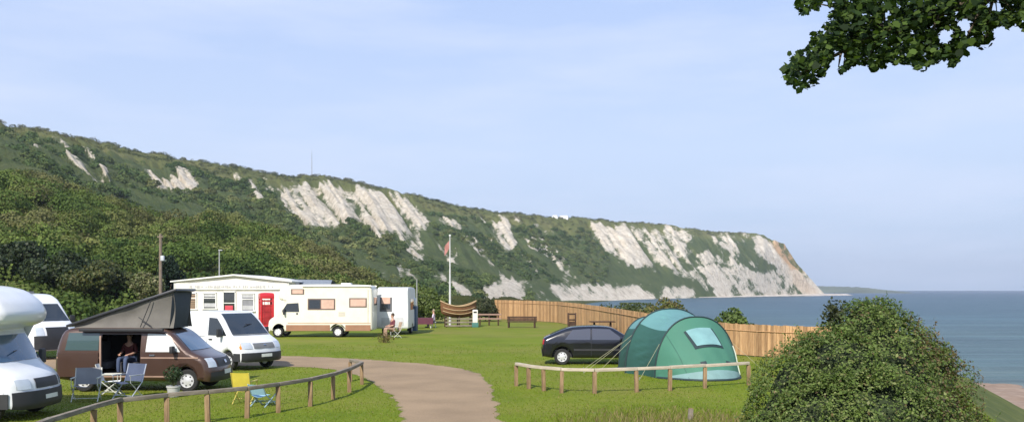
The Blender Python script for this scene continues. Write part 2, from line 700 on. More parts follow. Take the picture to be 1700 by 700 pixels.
# ================================================================== SEA
def sea_material():
    m, nt, N, L, b = new_mat('sea_water')
    geo = N.new('ShaderNodeNewGeometry')
    sp = N.new('ShaderNodeSeparateXYZ')
    L.new(geo.outputs['Position'], sp.inputs[0])
    ln = N.new('ShaderNodeVectorMath')
    ln.operation = 'LENGTH'
    L.new(geo.outputs['Position'], ln.inputs[0])
    mp = N.new('ShaderNodeMapping')
    mp.inputs['Scale'].default_value = (.004, .02, 1)
    L.new(geo.outputs['Position'], mp.inputs['Vector'])
    n0 = N.new('ShaderNodeTexNoise')
    n0.inputs['Scale'].default_value = 1
    n0.inputs['Detail'].default_value = 8
    n0.inputs['Roughness'].default_value = .7
    L.new(mp.outputs['Vector'], n0.inputs['Vector'])
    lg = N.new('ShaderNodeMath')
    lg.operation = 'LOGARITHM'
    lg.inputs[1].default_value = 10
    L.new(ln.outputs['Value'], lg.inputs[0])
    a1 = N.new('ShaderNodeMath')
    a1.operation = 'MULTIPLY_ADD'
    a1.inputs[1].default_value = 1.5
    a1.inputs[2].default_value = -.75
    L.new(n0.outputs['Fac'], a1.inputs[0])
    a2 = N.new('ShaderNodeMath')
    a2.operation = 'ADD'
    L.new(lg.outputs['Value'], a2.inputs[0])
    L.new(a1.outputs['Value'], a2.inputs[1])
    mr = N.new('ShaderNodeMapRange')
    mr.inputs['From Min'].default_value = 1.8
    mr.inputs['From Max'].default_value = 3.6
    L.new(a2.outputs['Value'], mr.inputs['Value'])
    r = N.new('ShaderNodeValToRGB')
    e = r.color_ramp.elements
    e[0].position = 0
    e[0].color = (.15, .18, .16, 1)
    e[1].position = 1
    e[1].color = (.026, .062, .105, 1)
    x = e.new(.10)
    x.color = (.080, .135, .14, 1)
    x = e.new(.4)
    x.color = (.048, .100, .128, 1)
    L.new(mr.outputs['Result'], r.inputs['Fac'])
    # surf line of foam along the beach, waves
    n1 = N.new('ShaderNodeTexNoise')
    n1.inputs['Scale'].default_value = .35
    n1.inputs['Detail'].default_value = 8
    n1.inputs['Roughness'].default_value = .65
    mp2 = N.new('ShaderNodeMapping')
    mp2.inputs['Scale'].default_value = (.5, 1.3, 1)
    L.new(geo.outputs['Position'], mp2.inputs['Vector'])
    L.new(mp2.outputs['Vector'], n1.inputs['Vector'])
    mp3 = N.new('ShaderNodeMapping')
    mp3.inputs['Scale'].default_value = (.012, .11, 1)
    L.new(geo.outputs['Position'], mp3.inputs['Vector'])
    n5 = N.new('ShaderNodeTexNoise')
    n5.inputs['Scale'].default_value = 1
    n5.inputs['Detail'].default_value = 6
    n5.inputs['Roughness'].default_value = .7
    L.new(mp3.outputs['Vector'], n5.inputs['Vector'])
    r5 = N.new('ShaderNodeValToRGB')
    r5.color_ramp.elements[0].position = .38
    r5.color_ramp.elements[0].color = (.68, .70, .72, 1)
    r5.color_ramp.elements[1].position = .66
    r5.color_ramp.elements[1].color = (1.35, 1.32, 1.28, 1)
    L.new(n5.outputs['Fac'], r5.inputs['Fac'])
    m5 = N.new('ShaderNodeMix')
    m5.data_type = 'RGBA'
    m5.blend_type = 'MULTIPLY'
    m5.inputs['Factor'].default_value = 1
    L.new(r.outputs['Color'], m5.inputs['A'])
    L.new(r5.outputs['Color'], m5.inputs['B'])
    L.new(m5.outputs['Result'], b.inputs['Base Color'])
    b.inputs['Roughness'].default_value = .35
    b.inputs['Specular IOR Level'].default_value = .22
    b.inputs['IOR'].default_value = 1.33
    bp = N.new('ShaderNodeBump')
    bp.inputs['Strength'].default_value = 1.
    bp.inputs['Distance'].default_value = .9
    L.new(n1.outputs['Fac'], bp.inputs['Height'])
    L.new(bp.outputs['Normal'], b.inputs['Normal'])
    return m


mb = MB()
sx = [-60000, -3000, -300, 0, 60, 300, 1500, 6000, 60000]
sy = [-3000, 0, 60, 150, 400, 1000, 3000, 10000, 60000]
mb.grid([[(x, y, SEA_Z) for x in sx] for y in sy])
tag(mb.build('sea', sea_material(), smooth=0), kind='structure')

# ================================================================== CLIFFS AND HILL
# columns: photo column -> (distance, height) of eight successive profile points
Pz = lambda y, d: (d, Zp(y, d))
COLS = [
    (-700, [(60, -.4), (105, 14), (190, 34), (250, 33), (330, 58), (430, 90), (520, 112), (760, 116)]),
    (-250, [(66, -.4), Pz(425, 108), Pz(285, 190), (250, 27), Pz(245, 330), Pz(205, 430), Pz(185, 520), (740, 114)]),
    (0, [(72, -.4), Pz(440, 110), Pz(290, 190), (250, 24), Pz(262, 330), Pz(225, 430), Pz(205, 520), (720, 103)]),
    (60, [(73, -.4), Pz(445, 110), Pz(300, 195), (252, 23), Pz(270, 335), Pz(235, 440), Pz(213, 540), (740, 103)]),
    (130, [(74, -.4), Pz(455, 110), Pz(325, 200), (260, 20), Pz(300, 350), Pz(250, 450), Pz(227, 560), (760, 104)]),
    (200, [(74, -.4), Pz(460, 110), Pz(350, 200), (260, 17), Pz(330, 355), Pz(270, 475), Pz(247, 595), (790, 104)]),
    (250, [(75, -.4), Pz(462, 110), Pz(372, 200), (260, 14), Pz(350, 360), Pz(285, 500), Pz(256, 620), (820, 104)]),
    (330, [(76, -.4), Pz(466, 110), Pz(384, 195), (260, 11), Pz(368, 370), Pz(300, 530), Pz(269, 650), (850, 104)]),
    (400, [(78, -.4), Pz(470, 110), Pz(393, 190), (260, 9), Pz(385, 380), Pz(310, 560), Pz(279, 680), (880, 102)]),
    (450, [(79, -.4), Pz(478, 110), Pz(405, 190), (260, 7), Pz(395, 390), Pz(315, 580), Pz(289, 700), (900, 101)]),
    (530, [(80, -.4), Pz(490, 110), Pz(432, 190), (260, 4), Pz(415, 400), Pz(330, 620), Pz(294, 740), (940, 102)]),
    (590, [(82, -.4), Pz(500, 112), Pz(462, 190), (260, 2), Pz(425, 410), Pz(335, 650), Pz(303, 770), (980, 100)]),
    (640, [(85, -.4), Pz(507, 118), Pz(486, 190), (260, -.5), Pz(440, 420), Pz(345, 680), Pz(313, 800), (1010, 100)]),
    (700, [(92, -.8), Pz(510, 135), Pz(496, 200), (280, -1.), Pz(450, 470), Pz(360, 720), Pz(329, 840), (1050, 97)]),
    (760, [(100, -1.2), Pz(510, 150), Pz(499, 220), (300, -2), Pz(450, 520), Pz(372, 760), Pz(341, 880), (1100, 90)]),
    (820, [(112, -2.6), Pz(508, 180), Pz(497, 270), (380, -3), Pz(455, 590), Pz(380, 810), Pz(351, 920), (1140, 88)]),
    (860, [(125, -4), Pz(507, 220), Pz(500, 320), (450, -4), Pz(460, 640), Pz(386, 840), Pz(356, 950), (1180, 88)]),
    (940, [(150, -6), (300, -5.0), (500, -4.8), Pz(495, 680), Pz(462, 760), Pz(392, 930), Pz(361, 1010), (1250, 88)]),
    (1040, [(300, -9), (500, -9), (720, -7), (850, -5.), Pz(455, 930), Pz(392, 1050), Pz(367, 1130), (1350, 90)]),
    (1110, [(300, -9), (600, -9), (850, -8), (960, -5), Pz(455, 1030), Pz(398, 1135), Pz(373, 1210), (1400, 92)]),
    (1160, [(300, -9), (700, -9), (950, -8), (1060, -5), Pz(455, 1115), Pz(402, 1205), Pz(382, 1275), (1450, 88)]),
    (1210, [(300, -9), (800, -9), (1050, -8), (1160, -5), Pz(450, 1210), Pz(403, 1290), Pz(385, 1350), (1520, 88)]),
    (1255, [(300, -9), (800, -9), (1150, -8), (1258, -5), Pz(448, 1300), Pz(404, 1375), Pz(386.5, 1425), (1600, 90)]),
    (1285, [(300, -9), (800, -9), (1200, -8), (1340, -5), Pz(452, 1375), Pz(410, 1430), Pz(397, 1470), (1600, 60)]),
    (1303, [(300, -9), (800, -9), (1250, -8), (1385, -5), Pz(458, 1415), Pz(418, 1460), Pz(404, 1490), (1600, 40)]),
    (1320, [(300, -9), (800, -9), (1250, -8), (1425, -5), Pz(465, 1445), Pz(440, 1480), Pz(430, 1500), (1600, 20)]),
    (1340, [(300, -9), (800, -9), (1250, -8), (1460, -5), Pz(475, 1475), Pz(460, 1495), Pz(455, 1510), (1600, 4)]),
    (1360, [(300, -9), (800, -9), (1250, -8), (1490, -5), Pz(485, 1505), Pz(479, 1515), Pz(478, 1525), (1600, -4)]),
    (1372, [(300, -9), (800, -9), (1250, -9), (1500, -7), (1510, -6), (1520, -6), (1530, -6), (1600, -8)]),
    (1420, [(300, -9), (800, -9), (1250, -9), (1500, -9), (1510, -9), (1520, -9), (1530, -9), (1600, -9)]),
]
cpx = np.array([c[0] for c in COLS], float)
cD = np.array([[p[0] for p in c[1]] for c in COLS], float)
cZ = np.array([[p[1] for p in c[1]] for c in COLS], float)
hx = np.concatenate([np.linspace(-700, -30, 110, endpoint=False), np.linspace(-30, 1420, 880)])
SEG = [14, 26, 8, 14, 60, 56, 6]
colD = np.stack([np.interp(hx, cpx, cD[:, k]) for k in range(8)])
colZ = np.stack([np.interp(hx, cpx, cZ[:, k]) for k in range(8)])


def sm_cols(a, w):
    kx = np.hanning(w + 2)[1:-1]
    kx /= kx.sum()
    return np.stack([np.convolve(np.pad(r, w // 2, 'edge'), kx, 'valid')[:a.shape[1]] for r in a])


sd = sm_cols(colD, 31)
sz = sm_cols(colZ, 31)
wgt = smooth01(hx, 1180, 1260)[None]
colD = sd * (1 - wgt) + colD * wgt
colZ = sz * (1 - wgt) + colZ * wgt
colZ[4:7] += ((fbm(hx * .09, hx * 0, 73, 3) - .5) * 7)[None] * (smooth01(hx, 1255, 1275) * (1 - smooth01(hx, 1340, 1362)))[None]
rows_t = np.concatenate([np.linspace(k, k + 1, s, endpoint=False) for k, s in enumerate(SEG)] + [[7.]])
kk = np.minimum(rows_t.astype(int), 6)
ff = (rows_t - kk)[:, None]
HD = colD[kk] * (1 - ff) + colD[kk + 1] * ff
HZ = colZ[kk] * (1 - ff) + colZ[kk + 1] * ff
# soften the creases along each profile a little
kern = np.array([.1, .2, .4, .2, .1])
pad = np.pad(HZ, ((2, 2), (0, 0)), 'edge')
soft = sum(kern[i] * pad[i:i + HZ.shape[0]] for i in range(5))
HZ = soft
HPX = np.broadcast_to(hx[None], HD.shape)
HPY = HY - (HZ - EYE) / HD * F
HX = X(HPX, HD)
HY_ = HD.copy()
T = np.broadcast_to(rows_t[:, None], HD.shape)

# bare chalk, traced as regions of the face
CHALK = [
    ([(98, 232), (108, 236), (125, 262), (140, 272), (160, 282), (172, 312), (160, 308), (130, 280), (110, 258)], .75),
    ([(138, 254), (154, 254), (160, 266), (144, 266)], .8), ([(148, 277), (176, 276), (182, 292), (152, 294)], .8),
    ([(62, 238), (68, 238), (72, 252), (66, 252)], .6),
    ([(246, 286), (262, 298), (282, 298), (300, 286), (316, 294), (330, 312), (326, 321), (290, 320), (262, 312)], .95),
    ([(385, 290), (402, 290), (400, 298), (387, 298)], .9), ([(412, 304), (422, 306), (440, 340), (432, 342)], .8), ([(436, 296), (446, 296), (452, 318), (444, 318)], .8),
    ([(452, 304), (480, 302), (520, 304), (560, 308), (600, 318), (648, 316), (690, 340), (714, 366), (700, 386), (706, 400), (702, 434), (690, 432), (668, 412), (648, 384), (630, 388), (640, 405), (622, 392), (590, 366), (560, 382), (500, 376), (478, 352), (462, 330)], .80),
    ([(640, 316), (652, 314), (694, 340), (712, 366), (690, 372), (664, 352)], .9),
    ([(650, 434), (660, 436), (682, 468), (672, 470)], .95), ([(628, 442), (640, 446), (668, 474), (640, 474)], .85), ([(612, 455), (620, 455), (632, 474), (622, 474)], .7),
    ([(718, 398), (742, 396), (752, 420), (764, 438), (744, 434)], .85),
    ([(710, 455), (736, 450), (768, 468), (796, 498), (766, 500), (740, 476)], .95),
    ([(798, 476), (852, 456), (874, 462), (874, 500), (798, 504)], .97),
    ([(812, 362), (846, 362), (862, 402), (848, 422), (818, 392)], .72),
    ([(888, 370), (908, 372), (922, 392), (902, 386)], .75), ([(726, 362), (742, 362), (766, 380), (744, 378)], .75), ([(716, 380), (724, 380), (734, 396), (724, 394)], .6),
    ([(974, 370), (1000, 370), (1060, 374), (1124, 372), (1148, 392), (1142, 414), (1136, 440), (1158, 448), (1180, 478), (1150, 470), (1110, 446), (1080, 444), (1050, 442), (1010, 420), (988, 396)], .78),
    ([(976, 370), (986, 370), (1016, 408), (1060, 438), (1040, 440), (1000, 412)], .85),
    ([(1150, 440), (1200, 436), (1256, 448), (1300, 440), (1332, 450), (1364, 486), (1364, 496), (1190, 496), (1176, 470)], .86),
    ([(1176, 410), (1200, 418), (1236, 446), (1210, 446), (1184, 430)], .7), ([(1180, 390), (1240, 388), (1238, 402), (1186, 404)], .42),
    ([(1254, 392), (1286, 396), (1308, 404), (1328, 444), (1350, 470), (1320, 470), (1290, 444), (1256, 420)], .93),
    ([(884, 474), (960, 470), (1010, 472), (1064, 472), (1090, 496), (1080, 506), (890, 508)], .74),
    ([(1096, 474), (1150, 476), (1158, 498), (1090, 500)], .9),
]
wob = (fbm(HPX * .035, HPY * .05, 41) - .5) * 14
wx, wy = HPX + wob, HPY + (fbm(HPX * .04 + 9, HPY * .05, 43) - .5) * 10
chalk = np.zeros(HD.shape)
vis = (T > 2.6)
for poly, dens in CHALK:
    d = sdist(wx, wy, poly)
    chalk = np.maximum(chalk, np.where(vis, smooth01(-d, -8., 9.) * dens, 0))
# ribs and gullies run down the slope toward the sea
rib = HPX - .75 * HPY
ribn = fbm(rib * .055, HPY * .012, 51, 4)
ribf = fbm(rib * .16, HPY * .03, 57, 3)
ribmix = .6 * ribn + .4 * ribf
rib_ = HPX - .75 * HPY
chalk = np.where((HPX > 1292) & (T > 3.1), np.maximum(chalk, smooth01(HPX, 1292, 1304) * .95), chalk)
spots = smooth01(fbm(rib_ * .03, HPY * .022, 131, 4), .60, .70) * smooth01(HPX, 560, 700) * smooth01(T, 3.3, 3.7) * (1 - smooth01(T, 5.3, 5.8))
chalk = np.maximum(chalk, spots * .62)
chalk_raw = chalk
chalk = np.clip(chalk - .06 + (ribmix - .5) * 2.2 * (chalk > .02) + (fbm(HPX * .14, HPY * .14, 91, 3) - .5) * .8, 0, 1)
chalk = np.where(chalk_raw > .02, chalk, 0)
relief = (ribn - .5) * 16 + (ribf - .5) * 7
face = smooth01(T, 3.6, 4.4) * (1 - smooth01(T, 5.75, 6.0))
scale_far = HD / 1000
HZ = HZ + relief * face * (.35 + .65 * chalk_raw) * (.35 + .65 * scale_far) * smooth01(1366 - HPX, 0, 40)
HY_ = HY_ - relief * face * .9 * smooth01(1366 - HPX, 0, 40)
# scrubby lumps everywhere else
lump = fbm(HX * .10, HY_ * .10, 61, 4)
lump2 = fbm(HX * .035, HY_ * .035, 67, 3)
HZ = HZ + ((lump - .5) * 5.0 + (lump2 - .5) * 5) * (1 - .7 * chalk) * smooth01(T, .2, 1.0) * (1 - .75 * smooth01(T, 5.6, 6.0)) * smooth01(1300 - HPX, 0, 420) * np.where(HPX > 880, smooth01(T, 3.2, 4), 1)
HZ = HZ + (fbm(hx * .045, hx * 0, 71, 4) - .5)[None] * 5. * smooth01(T, 5.2, 6) * smooth01(1240 - HPX, 0, 100)
lush = np.clip(1 - smooth01(T, 4.9, 5.7) + (fbm(HX * .02, HY_ * .02, 77) - .5) * .9, 0, 1)      # dark scrub low on the face, paler turf higher up
near = 1 - smooth01(T, 2.2, 2.9)
orange = np.where(vis, smooth01(-sdist(wx, wy, [(1276, 398), (1306, 400), (1332, 448), (1312, 452), (1292, 428)]), -4, 5), 0)
orange = np.maximum(orange, .35 * np.where(vis, smooth01(-sdist(wx, wy, [(1300, 440), (1335, 450), (1362, 490), (1320, 490)]), -4, 8), 0))


def hill_material():
    m, nt, N, L, b = new_mat('chalk_and_scrub')
    geo = N.new('ShaderNodeNewGeometry')

    def noise(scale, detail=6, rough=.65):
        n = N.new('ShaderNodeTexNoise')
        n.inputs['Scale'].default_value = scale
        n.inputs['Detail'].default_value = detail
        n.inputs['Roughness'].default_value = rough
        L.new(geo.outputs['Position'], n.inputs['Vector'])
        return n.outputs['Fac']

    def ramp(fac, stops):
        r = N.new('ShaderNodeValToRGB')
        e = r.color_ramp.elements
        while len(e) < len(stops):
            e.new(.5)
        for k, (p, c) in enumerate(stops):
            e[k].position = p
            e[k].color = (*c, 1)
        L.new(fac, r.inputs['Fac'])
        return r.outputs['Color']

    def mix(f, a, bb, mode='MIX'):
        x = N.new('ShaderNodeMix')
        x.data_type = 'RGBA'
        x.blend_type = mode
        if isinstance(f, float):
            x.inputs['Factor'].default_value = f
        else:
            L.new(f, x.inputs['Factor'])
        for s, k in ((a, 'A'), (bb, 'B')):
            if isinstance(s, tuple):
                x.inputs[k].default_value = (*s, 1)
            else:
                L.new(s, x.inputs[k])
        return x.outputs['Result']

    def attr(n):
        a = N.new('ShaderNodeAttribute')
        a.attribute_name = n
        return a.outputs['Fac']

    def math_(op, a, bb):
        x = N.new('ShaderNodeMath')
        x.operation = op
        for i, s in enumerate((a, bb)):
            if isinstance(s, (int, float)):
                x.inputs[i].default_value = s
            else:
                L.new(s, x.inputs[i])
        return x.outputs['Value']

    def maprange(v, a, bb):
        x = N.new('ShaderNodeMapRange')
        x.inputs['From Min'].default_value = a
        x.inputs['From Max'].default_value = bb
        L.new(v, x.inputs['Value'])
        return x.outputs['Result']
    turf = ramp(noise(.03, 7), [(.3, (.11, .132, .040)), (.5, (.155, .168, .058)), (.72, (.20, .195, .082))])
    scrub = ramp(noise(.05, 8, .75), [(.3, (.055, .085, .030)), (.5, (.092, .122, .045)), (.74, (.14, .155, .064))])
    nearc = ramp(noise(.09, 7, .7), [(.3, (.045, .065, .016)), (.5, (.09, .10, .028)), (.72, (.14, .125, .045))])
    veg = mix(maprange(math_('ADD', attr('lush'), math_('MULTIPLY', math_('SUBTRACT', noise(.025, 5), .5), 1.2)), .3, .75), turf, scrub)
    veg = mix(attr('near'), veg, nearc)
    ch = ramp(noise(.12, 8, .75), [(.30, (.40, .335, .25)), (.45, (.66, .58, .465)), (.64, (.84, .765, .65))])
    ch = mix(attr('orange'), ch, (.60, .385, .215))
    fl = maprange(noise(.34, 8, .85), .54, .64)
    ch = mix(math_('MULTIPLY', fl, .5), ch, (.11, .115, .06))
    f = maprange(math_('ADD', attr('chalk'), math_('MULTIPLY', math_('SUBTRACT', noise(.16, 9, .88), .5), 2.3)), .40, .62)
    c = mix(f, veg, ch)
    L.new(c, b.inputs['Base Color'])
    b.inputs['Roughness'].default_value = .95
    b.inputs['Specular IOR Level'].default_value = .1
    bp = N.new('ShaderNodeBump')
    bp.inputs['Strength'].default_value = 1.
    bp.inputs['Distance'].default_value = 4.5
    L.new(noise(.16, 8, .75), bp.inputs['Height'])
    L.new(bp.outputs['Normal'], b.inputs['Normal'])
    return m


grid_mesh('cliffs', HX, HY_, HZ, hill_material(), dict(chalk=chalk, lush=lush, near=near, orange=orange))

# scrub and woodland covering the hill: one mass of leaf clumps


def scrub(name, sel, count, rlo, rhi, per, cols, label, seed, flat=.8, leaf=.17, lmax=9.):
    r = np.random.default_rng(seed)
    idx = np.flatnonzero(sel.ravel())
    # even by area: weight by cell size
    w = (HD ** 1.0 * np.abs(np.gradient(HD, axis=0))).ravel()[idx] + 1e-6
    w = w / w.sum()
    pk = r.choice(idx, count, p=w)
    P0 = np.stack([HX.ravel()[pk], HY_.ravel()[pk], HZ.ravel()[pk]], 1)
    P0[:, 0] += r.normal(0, .6, count)
    P0[:, 1] += r.normal(0, .6, count)
    rad = rlo + (rhi - rlo) * r.random(count) ** 2.
    cols = np.array(cols)
    reg = fbm(P0[:, 0] * .03, P0[:, 1] * .03, seed)
    ci = np.clip((reg * 1.25 - .12 + r.normal(0, .14, count)) * len(cols), 0, len(cols) - 1).astype(int)
    cc = cols[ci] * r.uniform(.75, 1.25, (count, 1))
    b = np.repeat(np.arange(count), np.clip(per * (rad / rad.mean()) ** 1.5, per * .4, per * 4).astype(int))
    n = len(b)
    d = r.normal(size=(n, 3))
    d[:, 2] = np.abs(d[:, 2]) * 1.1 - .15
    d /= np.linalg.norm(d, axis=1, keepdims=True)
    lob = 1 + .35 * (vnoise(d[:, 0] * 2.2 + b * 7.3, d[:, 1] * 2.2 + d[:, 2] * 2 + b * 3.1, 5) - .5)
    q = rad[b][:, None] * d * (r.uniform(.72, 1.05, n) * lob)[:, None]
    q[:, 2] *= flat
    P = P0[b] + q
    Nn = d + r.normal(0, .45, (n, 3))
    size = np.minimum(rad[b] * leaf, lmax) * r.uniform(.7, 1.3, n)
    return tag(leaves(name, P, Nn, size, cc[b] * r.uniform(.8, 1.2, (n, 1)), leaf_mat('scrub_leaf', trans=.2, rough=.8, spec=.1), shape=QUADL, fold=.25), label, 'scrub', kind='stuff')


nochalk = np.ones(HD.shape, bool)
for poly, dens in CHALK:
    nochalk &= sdist(wx, wy, poly) > (2.5 if dens > .6 else -2)
infr = (HPX > -120) & (HPX < 900)
scrub('scrub', infr & (T > .12) & (T < 2.35) & (HPX < 700), 2700, .8, 3.6, 270,
      [(.042, .072, .018), (.070, .108, .026), (.108, .146, .036), (.145, .160, .052), (.125, .125, .050), (.082, .122, .030)], 'olive and brown thorn scrub covering the near hillside', 101, lmax=.27)
scrub('woodland', (HPX > -120) & (HPX < 1010) & (T > 2.9) & (T < 5.35) & (nochalk) & (fbm(HX * .018, HY_ * .018, 201, 3) > .40), 2900, 1.3, 3.6, 80,
      [(.050, .084, .028), (.072, .110, .037), (.105, .138, .047), (.15, .165, .062)], 'dark woodland scrub on the slope under the cliff edge', 103, leaf=.24)
scrub('clifftop_scrub', (HPX > -120) & (HPX < 1240) & (T > 5.5) & (T < 6.05) & (nochalk), 2600, .7, 2.4, 36,
      [(.03, .05, .02), (.06, .075, .03), (.10, .105, .045), (.12, .115, .055)], 'low scrub along the cliff edge', 107)

# far low land beyond the point
far = []
fx = np.linspace(1330, 1500, 60)
prof = np.interp(fx, [1330, 1375, 1400, 1440, 1470, 1490, 1500], [474, 474.5, 475, 476.5, 480, 482, 483.5]) + (fbm(fx * .2, fx * 0, 81) - .5) * 1.5
rowsf = []
for dd, kz in ((2900, 0), (3000, .25), (3100, .7), (3300, 1.), (3800, .9), (4200, 0)):
    rowsf.append([(X(a, 3200) + (dd - 3200) * .25, dd, -9 + kz * (Zp(p, 3200) + 9)) for a, p in zip(fx, prof)])
mb = MB()
mb.grid(rowsf)
tag(mb.build('headland', mat('far_land', (.10, .12, .075), .95, var=.35, vscale=.01), smooth=60), kind='structure')
# pale shingle spit at the foot of the point
mb = MB()
sp_ = []
for px_ in np.linspace(1160, 1418, 40):
    d0 = np.interp(px_, [1160, 1255, 1303, 1340, 1360, 1418], [1040, 1235, 1362, 1430, 1450, 1640])
    w_ = np.interp(px_, [1160, 1360, 1400, 1418], [20, 60, 45, 4])
    h_ = np.interp(px_, [1160, 1360, 1405, 1418], [.8, 3.2, 2.6, -.2])
    sp_.append([(X(px_, d0), d0, SEA_Z - .6), (X(px_, d0 + w_ * .3), d0 + w_ * .3, SEA_Z + h_ * .8), (X(px_, d0 + w_ * .7), d0 + w_ * .7, SEA_Z + h_), (X(px_, d0 + w_), d0 + w_, SEA_Z - 1.)])
mb.grid(sp_)
tag(mb.build('beach', mat('pale_shingle', (.50, .44, .38), .95, var=.2, vscale=.05), smooth=60), kind='structure')

#@@VEHICLES
# ================================================================== VEHICLES


def chaikin(p, it=1):
    for _ in range(it):
        q = [p[0]]
        for a, b in zip(p, p[1:]):
            q.append((a[0] * .8 + b[0] * .2, a[1] * .8 + b[1] * .2))
            q.append((a[0] * .2 + b[0] * .8, a[1] * .2 + b[1] * .8))
        q.append(p[-1])
        p = q
    return p


class Vehicle:
    """shell lofted across the width from a side outline; panels, glass and lamps follow the same shell"""

    def __init__(self, name, label, cat, loc, rz, top, hw, r=.1, zb=.32, wheels=(), tum=.0, zt0=1.0, plan=.12, group=None, smooth=2, wr=.32):
        self.root = thing(name, label, cat, loc, rz, group)
        self.hw, self.r, self.tum, self.zt0, self.plan = hw, r, tum, zt0, plan
        self.top = chaikin(list(top), smooth)
        self.H = max(z for x, z in top)
        self.xf = max(x for x, z in top)
        self.xr = min(x for x, z in top)
        out = list(self.top)
        ar = wr + .06
        for wx_ in sorted(wheels, reverse=True):
            a0 = math.acos(max(-1, min(1, (zb - wr) / ar)))
            st = PI / 2 - a0
            angs = [st + (PI - 2 * st) * k / 10 for k in range(11)]
            out += [(wx_ + ar * math.cos(a), wr + ar * math.sin(a)) for a in angs]
        self.out = out
        self.wheels, self.wr, self.zb = wheels, wr, zb
        n = len(out)
        area = sum(out[i][0] * out[(i + 1) % n][1] - out[(i + 1) % n][0] * out[i][1] for i in range(n))
        sgn = 1 if area > 0 else -1
        self.nrm = []
        for i in range(n):
            a, b, c = Vector(out[i - 1]), Vector(out[i]), Vector(out[(i + 1) % n])
            e1 = (b - a)
            e2 = (c - b)
            n1 = Vector((e1.y, -e1.x)).normalized() * sgn if e1.length > 1e-6 else Vector((0, 0))
            n2 = Vector((e2.y, -e2.x)).normalized() * sgn if e2.length > 1e-6 else Vector((0, 0))
            m = (n1 + n2)
            m = m.normalized() if m.length > 1e-6 else n1
            self.nrm.append(m / max(.6, m.dot(n2)))

    def dfm(self, x, y, z):
        t = max(0, (z - self.zt0) / max(.01, self.H - self.zt0))
        y2 = y * (1 - self.tum * t ** 1.2)
        fr = max(0, min(1, (x - (self.xf - 1.2)) / 1.2))
        x2 = x - self.plan * fr * abs(y / self.hw) ** 2.6
        rr_ = max(0, min(1, ((self.xr + .6) - x) / .6))
        x2 = x2 + .05 * rr_ * abs(y / self.hw) ** 3
        return (x2, y2, z)

    def inset(self, y):
        e = max(0, (abs(y) - (self.hw - self.r)) / self.r)
        return self.r * (1 - math.sqrt(max(0, 1 - min(1, e) ** 2)))

    def body(self, m, name='body', cuts=()):
        bm = bmesh.new()
        hw, r = self.hw, self.r
        ys = []
        for a in (90, 65, 40, 18, 0):
            ys.append(-(hw - r + r * math.sin(R(a))))
        ys += [-hw * .5, 0, hw * .5] + [-y for y in ys[::-1]]
        rings = []
        for y in ys:
            d = self.inset(y)
            rings.append([bm.verts.new((p[0] - n.x * d, y, p[1] - n.y * d)) for p, n in zip(self.out, self.nrm)])
        n = len(self.out)
        for a, b in zip(rings, rings[1:]):
            for k in range(n):
                bm.faces.new((a[k], a[(k + 1) % n], b[(k + 1) % n], b[k]))
        caps = [bm.faces.new(rings[0]), bm.faces.new(rings[-1][::-1])]
        bmesh.ops.triangulate(bm, faces=caps)
        zs = [self.zb + (self.H - self.zb) * k / 9 for k in range(1, 9)]
        xs = [self.xr + (self.xf - self.xr) * k / 14 for k in range(1, 14)]
        for c in cuts:
            xs += [c[0], c[1]]
            zs += [c[2], c[3]]
        for z in zs:
            bmesh.ops.bisect_plane(bm, geom=bm.verts[:] + bm.edges[:] + bm.faces[:], plane_co=(0, 0, z), plane_no=(0, 0, 1))
        for x in xs:
            bmesh.ops.bisect_plane(bm, geom=bm.verts[:] + bm.edges[:] + bm.faces[:], plane_co=(x, 0, 0), plane_no=(1, 0, 0))
        kill = []
        for c in cuts:
            for f in bm.faces:
                q = f.calc_center_median()
                if c[0] < q.x < c[1] and c[2] < q.z < c[3] and q.y * c[4] > hw * .9:
                    kill.append(f)
        if kill:
            bmesh.ops.delete(bm, geom=list(set(kill)), context='FACES')
        for v in bm.verts:
            v.co = self.dfm(*v.co)
        mb = MB()
        mb.bm.free()
        mb.bm = bm
        return mb.build(name, m, self.root, smooth=32)

    def side(self, name, quad, s, m, off=.008, parent=None, nx=8, nz=6):
        (a, b, c, d) = quad      # bottom-left, bottom-right, top-right, top-left in (x, z)
        rows = []
        for j in range(nz + 1):
            v = j / nz
            row = []
            for i in range(nx + 1):
                u = i / nx
                x = (a[0] * (1 - u) + b[0] * u) * (1 - v) + (d[0] * (1 - u) + c[0] * u) * v
                z = (a[1] * (1 - u) + b[1] * u) * (1 - v) + (d[1] * (1 - u) + c[1] * u) * v
                row.append(self.dfm(x, s * (self.hw + off), z))
            rows.append(row)
        back = [[(x, y - s * off * 1.6, z) for x, y, z in row] for row in rows]
        mb = MB()
        mb.grid(rows)
        # edge of the panel turned in to the shell
        for seq, bk in ((rows[0], back[0]), (rows[-1], back[-1]), ([r_[0] for r_ in rows], [r_[0] for r_ in back]), ([r_[-1] for r_ in rows], [r_[-1] for r_ in back])):
            mb.grid([seq, bk])
        bmesh.ops.remove_doubles(mb.bm, verts=mb.bm.verts[:], dist=1e-5)
        return mb.build(name, m, parent or self.root, smooth=32)

    def wrap(self, name, A, B, yf, m, off=.008, parent=None, n=10, ny=12):
        """panel on the outline between A and B (x, z); yf(v) -> (y0, y1)"""
        L_ = self.out[:len(self.top)]
        ia = min(range(len(L_)), key=lambda i: (L_[i][0] - A[0]) ** 2 + (L_[i][1] - A[1]) ** 2)
        ib = min(range(len(L_)), key=lambda i: (L_[i][0] - B[0]) ** 2 + (L_[i][1] - B[1]) ** 2)
        sub = L_[ia:ib + 1]
        nr = self.nrm[ia:ib + 1]
        if len(sub) < 2:
            sub = [A, B]
            nr = [self.nrm[ia]] * 2
        acc = [0]
        for p, q in zip(sub, sub[1:]):
            acc.append(acc[-1] + math.hypot(q[0] - p[0], q[1] - p[1]))
        rows = []
